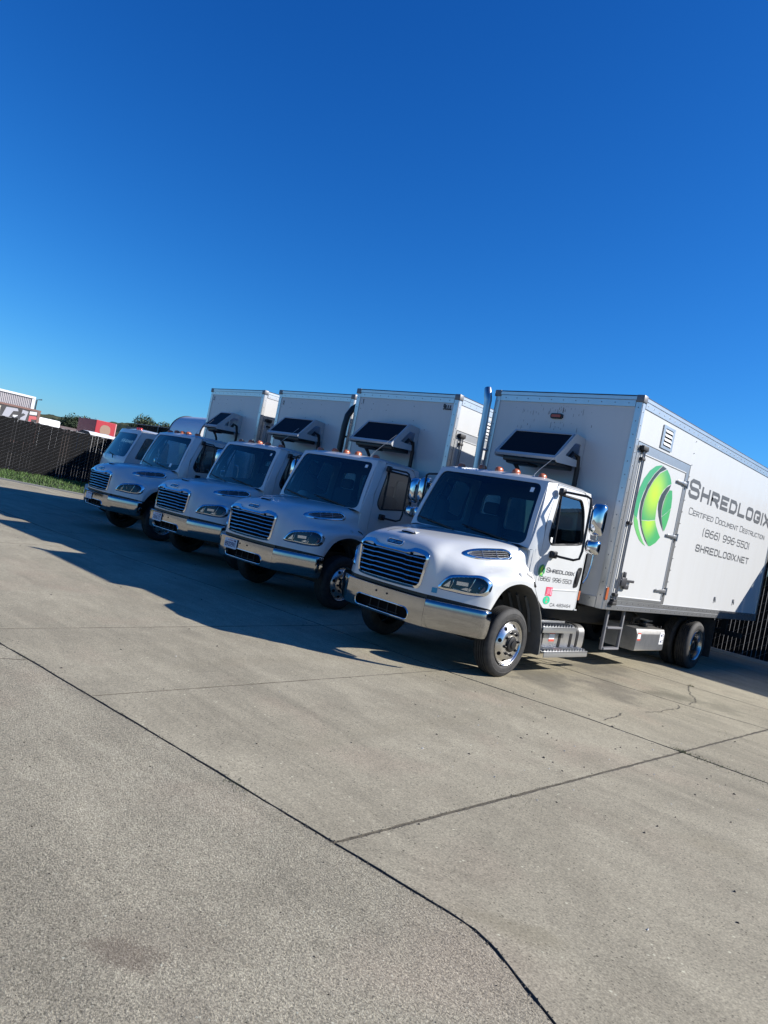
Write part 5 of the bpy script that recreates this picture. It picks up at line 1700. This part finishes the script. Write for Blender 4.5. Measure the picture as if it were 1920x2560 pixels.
MB().tube([(.1, 14.9, 0), (.1, 14.95, 6.9), (.05, 15.6, 7.05)], .08, 8).build('downpipe', STEEL, sh, 40)
# graffiti-covered trailer
gt = empty('graffiti_trailer', 'box trailer sprayed with grey and white graffiti, in front of the ribbed shed', 'trailer', (-60, 10, 0))
MB().box(-2.4, 0, -8, 7.05, 1.1, 4.0, .02).build('trailer_body', mat('trailer_side', (.045, .043, .045), .7, vary=(1, .6, (.10, .095, .09))), gt, 0)
MB().box(-2.42, .03, -8.05, 7.1, 4.0, 4.16).box(.0, .03, 6.85, 7.08, 1.1, 4.0).box(.0, .03, -8, 7.05, 1.05, 1.2).build('trailer_rail', mat('rusty_rail', (.20, .11, .09), .7), gt, 0)
gfx = lambda u, v, h: Vector((.004+h, u, v))
GP = [mat('graffiti_white', (.62, .62, .62), .6), mat('graffiti_grey', (.38, .38, .41), .6), mat('graffiti_red', (.50, .10, .10), .6), mat('graffiti_black', (.05, .05, .055), .6)]
shapes = [[[(1.2, 1.9), (1.9, 2.0), (2.2, 2.9), (2.0, 3.8), (1.6, 3.8), (1.8, 2.9)], 0], [[(.2, 1.6), (1.1, 1.7), (1.3, 2.4), (.9, 3.6), (.5, 3.7), (.8, 2.5)], 0], [[(-1.2, 1.5), (-.2, 1.6), (.0, 3.4), (-.5, 3.7), (-.9, 2.4)], 0], [[(4.0, 1.7), (4.5, 1.7), (4.9, 3.2), (5.3, 3.3), (5.2, 3.7), (4.3, 3.6)], 1], [[(5.0, 1.6), (5.5, 1.7), (5.3, 2.7), (4.9, 2.6)], 0], [[(5.5, 1.6), (5.9, 1.6), (6.1, 3.6), (5.6, 3.7)], 1], [[(6.2, 1.5), (6.5, 1.6), (6.4, 2.5), (6.9, 2.6), (6.8, 3.1), (6.2, 3.0)], 2], [[(6.2, 3.2), (6.8, 3.3), (6.8, 3.8), (6.2, 3.7)], 0], [[(4.6, 1.5), (5.0, 1.5), (5.9, 3.0), (5.7, 3.2)], 3], [[(3.6, 1.5), (4.0, 1.5), (4.1, 2.8), (3.7, 3.3)], 3], [[(-3.5, 1.6), (-2.0, 1.6), (-1.5, 3.7), (-2.6, 3.6)], 1]]
for k, (pts, c) in enumerate(shapes):
    mb = MB(); flat(mb, [(a, 2.72+(b-1.5)*.54) for a, b in pts], gfx, .002*k+.002); mb.build('graffiti_shape', GP[c], gt, 0)
MB().box(.03, .09, 2.3, 3.75, 1.5, 3.75).build('grey_board', mat('weathered_board', (.22, .215, .19), .8, vary=(3, .6, (.13, .125, .11))), gt, 0)
MB().box(.03, .10, 2.25, 3.85, 3.75, 3.85).box(.03, .1, 3.75, 3.82, 1.5, 3.75).build('board_edge', mat('board_edge', (.60, .55, .42), .7), gt, 0)
MB().cyl((-.3, -5, .5), (-.02, -5, .5), .5, n=20).cyl((-.3, -6.2, .5), (-.02, -6.2, .5), .5, n=20).build('trailer_wheel', RUBBER, gt, 40)
# white travel trailer
rv = empty('travel_trailer', 'white travel trailer with a blue swoosh, right of the graffiti trailer', 'trailer', (-75, 20, 0))
MB().box(-2.5, 0, -3, 4.75, .8, 4.05, .18, 3).build('trailer_body', mat('trailer_white', (.78, .78, .77), .4), rv, 30)
MB().box(-1.6, -.6, .35, 1.35, 4.05, 4.5, .06).box(-1.5, -.7, 2.0, 2.7, 4.05, 4.2, .04).build('roof_unit', mat('trailer_white', (.78, .78, .77), .4), rv, 30)
mb = MB(); flat(mb, [(.1, 1.9), (1.2, 2.4), (2.6, 2.45), (3.6, 2.2), (3.0, 2.2), (1.8, 2.2), (.9, 2.0)], gfx, .004); flat(mb, [(.9, 3.2), (1.6, 2.7), (2.3, 2.45), (1.7, 2.55)], gfx, .004)
mb.build('swoosh', mat('swoosh_blue', (.20, .32, .42), .5), rv, 0)
MB().cyl((-.4, .5, .4), (-.05, .5, .4), .4, n=18).build('trailer_wheel', RUBBER, rv, 40)
# brown low building
bb = empty('brown_shed', 'long low brown shed far behind the fence, left of the red cargo box', 'building', (-88, 30, 0))
MB().box(-6, 0, -4.2, 4.0, 0, 3.2).build('wall', mat('brown_wall', (.13, .10, .085), .8), bb, 0)
MB().prism([(-6.3, 3.1), (.3, 3.15), (-3, 4.0)], lambda x, z: (x, -4.5, z), (0, 8.8, 0)).build('roof', mat('brown_roof', (.16, .12, .10), .7), bb, 0)
# red cargo box truck
rc = empty('red_truck', 'red box truck with a round tan emblem on its side, beyond the fence', 'truck', (-62.9, 23.3, 0), 0)
MB().box(-4.2, 0, 0, 1.95, 3.35, 4.65, .03).box(-4.2, 0, 0, 1.15, 2.9, 3.4, .02).build('cargo_box', mat('red_paint', (.40, .018, .03), .5, vary=(1, .3, (.28, .015, .022))), rc, 0)
mb = MB(); flat(mb, [(.98+.52*(abs(math.cos(a))**.8)*(1 if math.cos(a) > 0 else -1), 3.78+.52*(abs(math.sin(a))**.8)*(1 if math.sin(a) > 0 else -1)) for a in [k/24*2*math.pi for k in range(24)]], gfx, .006)
mb.build('round_emblem', mat('emblem_tan', (.30, .19, .13), .6), rc, 0)
MB().box(-.02, .02, 1.93, 2.02, 3.3, 4.62).build('pink_edge', mat('edge_pink', (.70, .30, .30), .5), rc, 0)
MB().box(-3.6, -.1, .25, 1.2, 1.2, 2.95, .02).build('side_locker', mat('locker_grey', (.16, .14, .12), .7), rc, 0)
MB().box(-4.2, -.2, .1, 1.9, .6, 1.25).cyl((-.5, .2, .5), (-.5, 1.9, .5), .5, n=18).box(-3, -.2, 1.3, 1.9, 1.2, 3.0).build('chassis', STEEL, rc, 30)
# dark container on a chassis
dc = empty('dark_container', 'dark green ribbed container on a trailer, beyond the fence and the white cab-over', 'container', (-48.5, 20.4, 0), R(-6))
mb = MB()
y = 0.0
pf = []
while y < 6.0:
    pf += [(0, y), (0, y+.14), (-.05, y+.19), (-.05, y+.30)]
    y += .35
mb.grid([[(a, b, 1.5) for a, b in pf], [(a, b, 4.0) for a, b in pf]])
mb.box(-2.4, -.06, 0, 6, 1.5, 4.0)
mb.build('ribbed_body', mat('container_dark', (.022, .03, .032), .6), dc, 0)
MB().box(-2.45, .05, -.05, 6.05, 4.0, 4.15).box(-2.45, .05, -.05, 6.05, 1.35, 1.52).box(-2.4, .04, 0, .15, 1.5, 4.0).build('container_rail', mat('container_rail', (.05, .06, .062), .6), dc, 0)
MB().box(-2.2, -.2, .5, 5.5, .5, 1.35).cyl((-.4, 1.2, .5), (-.05, 1.2, .5), .5, n=18).cyl((-.4, 2.4, .5), (-.05, 2.4, .5), .5, n=18).build('chassis', STEEL, dc, 40)
# white tarpaulin-covered load just behind the fence
tl = empty('tarped_trailer', 'low trailer under a white tarpaulin just behind the slatted fence', 'trailer', (-33.2, 12.4, 0))
rows = []
for i in range(13):
    y = -2.6+5.2*i/12
    rows.append([(1.0, y, 1.6+.02*math.sin(i*3)), (.95, y, 2.50+.035*math.sin(i*2.1)), (.6, y, 2.66+.03*math.sin(i*1.7)), (-.2, y, 2.70+.03*math.sin(i*2.9)), (-.95, y, 2.5), (-1.0, y, 1.6)])
MB().grid(rows).build('tarpaulin', mat('white_tarp', (.76, .76, .74), .5), tl, 60)
MB().box(-1, 1, -2.6, 2.6, .7, 1.6).cyl((.7, 0, .4), (1.0, 0, .4), .4, n=18).cyl((-1.0, 0, .4), (-.7, 0, .4), .4, n=18).build('trailer_bed', STEEL, tl, 30)
# unseen block added past the back fence's right-hand end to shade the yard corner
wh = empty('shade_block', 'unseen grey block added behind the fence to shade the yard corner', 'building', (6, 12.2, 0))
MB().box(0, 22, 0, 16, 0, 4.75).build('wall', mat('shade_block_wall', (.35, .34, .32), .8, vary=(.6, .4, (.28, .27, .25))), wh, 0)
MB().box(-.15, 22.15, -.15, 16.15, 4.75, 4.95).build('roof', mat('shade_block_roof', (.45, .45, .44), .6), wh, 0)

# ------------------------------------------------------------------ hills and trees
CAM = Vector((5.903, -6.641, 0))
elp = pw([(-95, 1.4), (-80, 1.5), (-74, 1.6), (-70, 1.72), (-68.8, 1.80), (-67.6, 1.95), (-66.4, 2.2), (-65.2, 2.35), (-64.6, 2.45), (-63.9, 2.62), (-63.2, 2.60), (-62.3, 2.45), (-61, 2.3), (-58, 2.0), (-50, 1.4), (-30, .9), (0, .5)])
rows = []
az = -95.0
while az < 0:
    r = []
    for j in range(15):
        f = j/14
        d = 420+520*f
        zz = 1.743+d*math.tan(R(elp(az)))
        h = zz*(f**.75) - .5
        a = R(az)
        p = Vector((CAM.x+d*math.sin(a), CAM.y+d*math.cos(a), 0))
        bumpy = noise.noise(Vector((p.x*.02, p.y*.02, 3)))*4*f+abs(noise.noise(Vector((p.x*.11, p.y*.11, 7))))*3.6*f+noise.noise(Vector((p.x*.35, p.y*.35, 1)))*1.2*f
        r.append((p.x, p.y, h+bumpy-1.6*f))
    for d, zf in ((1010, .72), (1250, .0)):
        a = R(az)
        r.append((CAM.x+d*math.sin(a), CAM.y+d*math.cos(a), (1.743+940*math.tan(R(elp(az))))*zf-1))
    rows.append(r)
    az += .14
hm = bpy.data.materials.new('hill_scrub'); hm.use_nodes = True
nt = hm.node_tree; b = nt.nodes['Principled BSDF']; b.inputs['Roughness'].default_value = .95; b.inputs['Specular IOR Level'].default_value = .1
geo = nt.nodes.new('ShaderNodeNewGeometry')
n1 = nt.nodes.new('ShaderNodeTexNoise'); n1.inputs['Scale'].default_value = .03; n1.inputs['Detail'].default_value = 8
nt.links.new(geo.outputs['Position'], n1.inputs['Vector'])
rp = nt.nodes.new('ShaderNodeValToRGB')
rp.color_ramp.elements[0].position = .42; rp.color_ramp.elements[0].color = (.022, .034, .020, 1)
rp.color_ramp.elements[1].position = .60; rp.color_ramp.elements[1].color = (.085, .088, .042, 1)
nt.links.new(n1.outputs['Fac'], rp.inputs[0]); nt.links.new(rp.outputs[0], b.inputs['Base Color'])
tag(MB().grid(rows).build('hills', hm, None, 70), kind='structure')

LEAF = mat('tree_leaves', (.032, .052, .022), .75, vary=(.5, .7, (.065, .085, .035)))
BARK = mat('tree_bark', (.09, .07, .055), .9)
def tree(az, d, ztop, w, label):
    a = R(az)
    x, y = CAM.x+d*math.sin(a), CAM.y+d*math.cos(a)
    root = empty('tree', label, 'tree', (x, y, 0), group=None)
    mb = MB().tube([(0, 0, 0), (.1, .05, ztop*.3), (.0, .15, ztop*.6), (.05, .1, ztop*.85)], [.32, .25, .16, .05], 8)
    ends = []
    for k in range(7):
        an = k*2.4; z0 = ztop*(.3+.06*k)
        e = Vector((math.cos(an)*w*.42, math.sin(an)*w*.42, z0+ztop*.2))
        mb.tube([(.05, .1, z0), e*.6+Vector((0, 0, z0*.35)), e], [.11, .07, .03], 6)
        ends.append(e)
    mb.build('trunk', BARK, root, 50)
    mb = MB()
    cl = [(e+Vector((rng.gauss(0, w*.08), rng.gauss(0, w*.08), rng.uniform(0, ztop*.12))), rng.uniform(.14, .26)*w) for e in ends for _ in range(2)]
    cl += [(Vector((rng.gauss(0, w*.12), rng.gauss(0, w*.12), ztop*rng.uniform(.7, .92))), rng.uniform(.12, .22)*w) for _ in range(7)]
    for c, r in cl:
        for _ in range(230):
            v = Vector((rng.gauss(0, 1), rng.gauss(0, 1), rng.gauss(0, .8)))
            v = v.normalized()*r*rng.uniform(.5, 1.08)
            p = c+v
            s = rng.uniform(.18, .40)
            t1 = Vector((rng.gauss(0, 1), rng.gauss(0, 1), rng.gauss(0, 1))).normalized()*s
            t2 = Vector((rng.gauss(0, 1), rng.gauss(0, 1), rng.gauss(0, 1))).normalized()*s*.7
            mb.add([p-t1, p+t2, p+t1], [(0, 1, 2)])
    mb.build('crown', LEAF, root, 0)
tree(-62.75, 125, 8.4, 6.0, 'dark evergreen tree poking up just left of the dark container roof')
tree(-63.35, 135, 8.2, 3.6, 'slim dark tree at the left end of the treetops above the white cab-over')
tree(-61.75, 130, 8.0, 6.5, 'loose dark tree right of the pointed one, above the dark container')
tree(-67.7, 140, 6.6, 6.0, 'rounded dark tree left of the red box truck, against the hill')
tree(-68.6, 180, 6.6, 7.0, 'low dark tree between the travel trailer and the rounded tree')
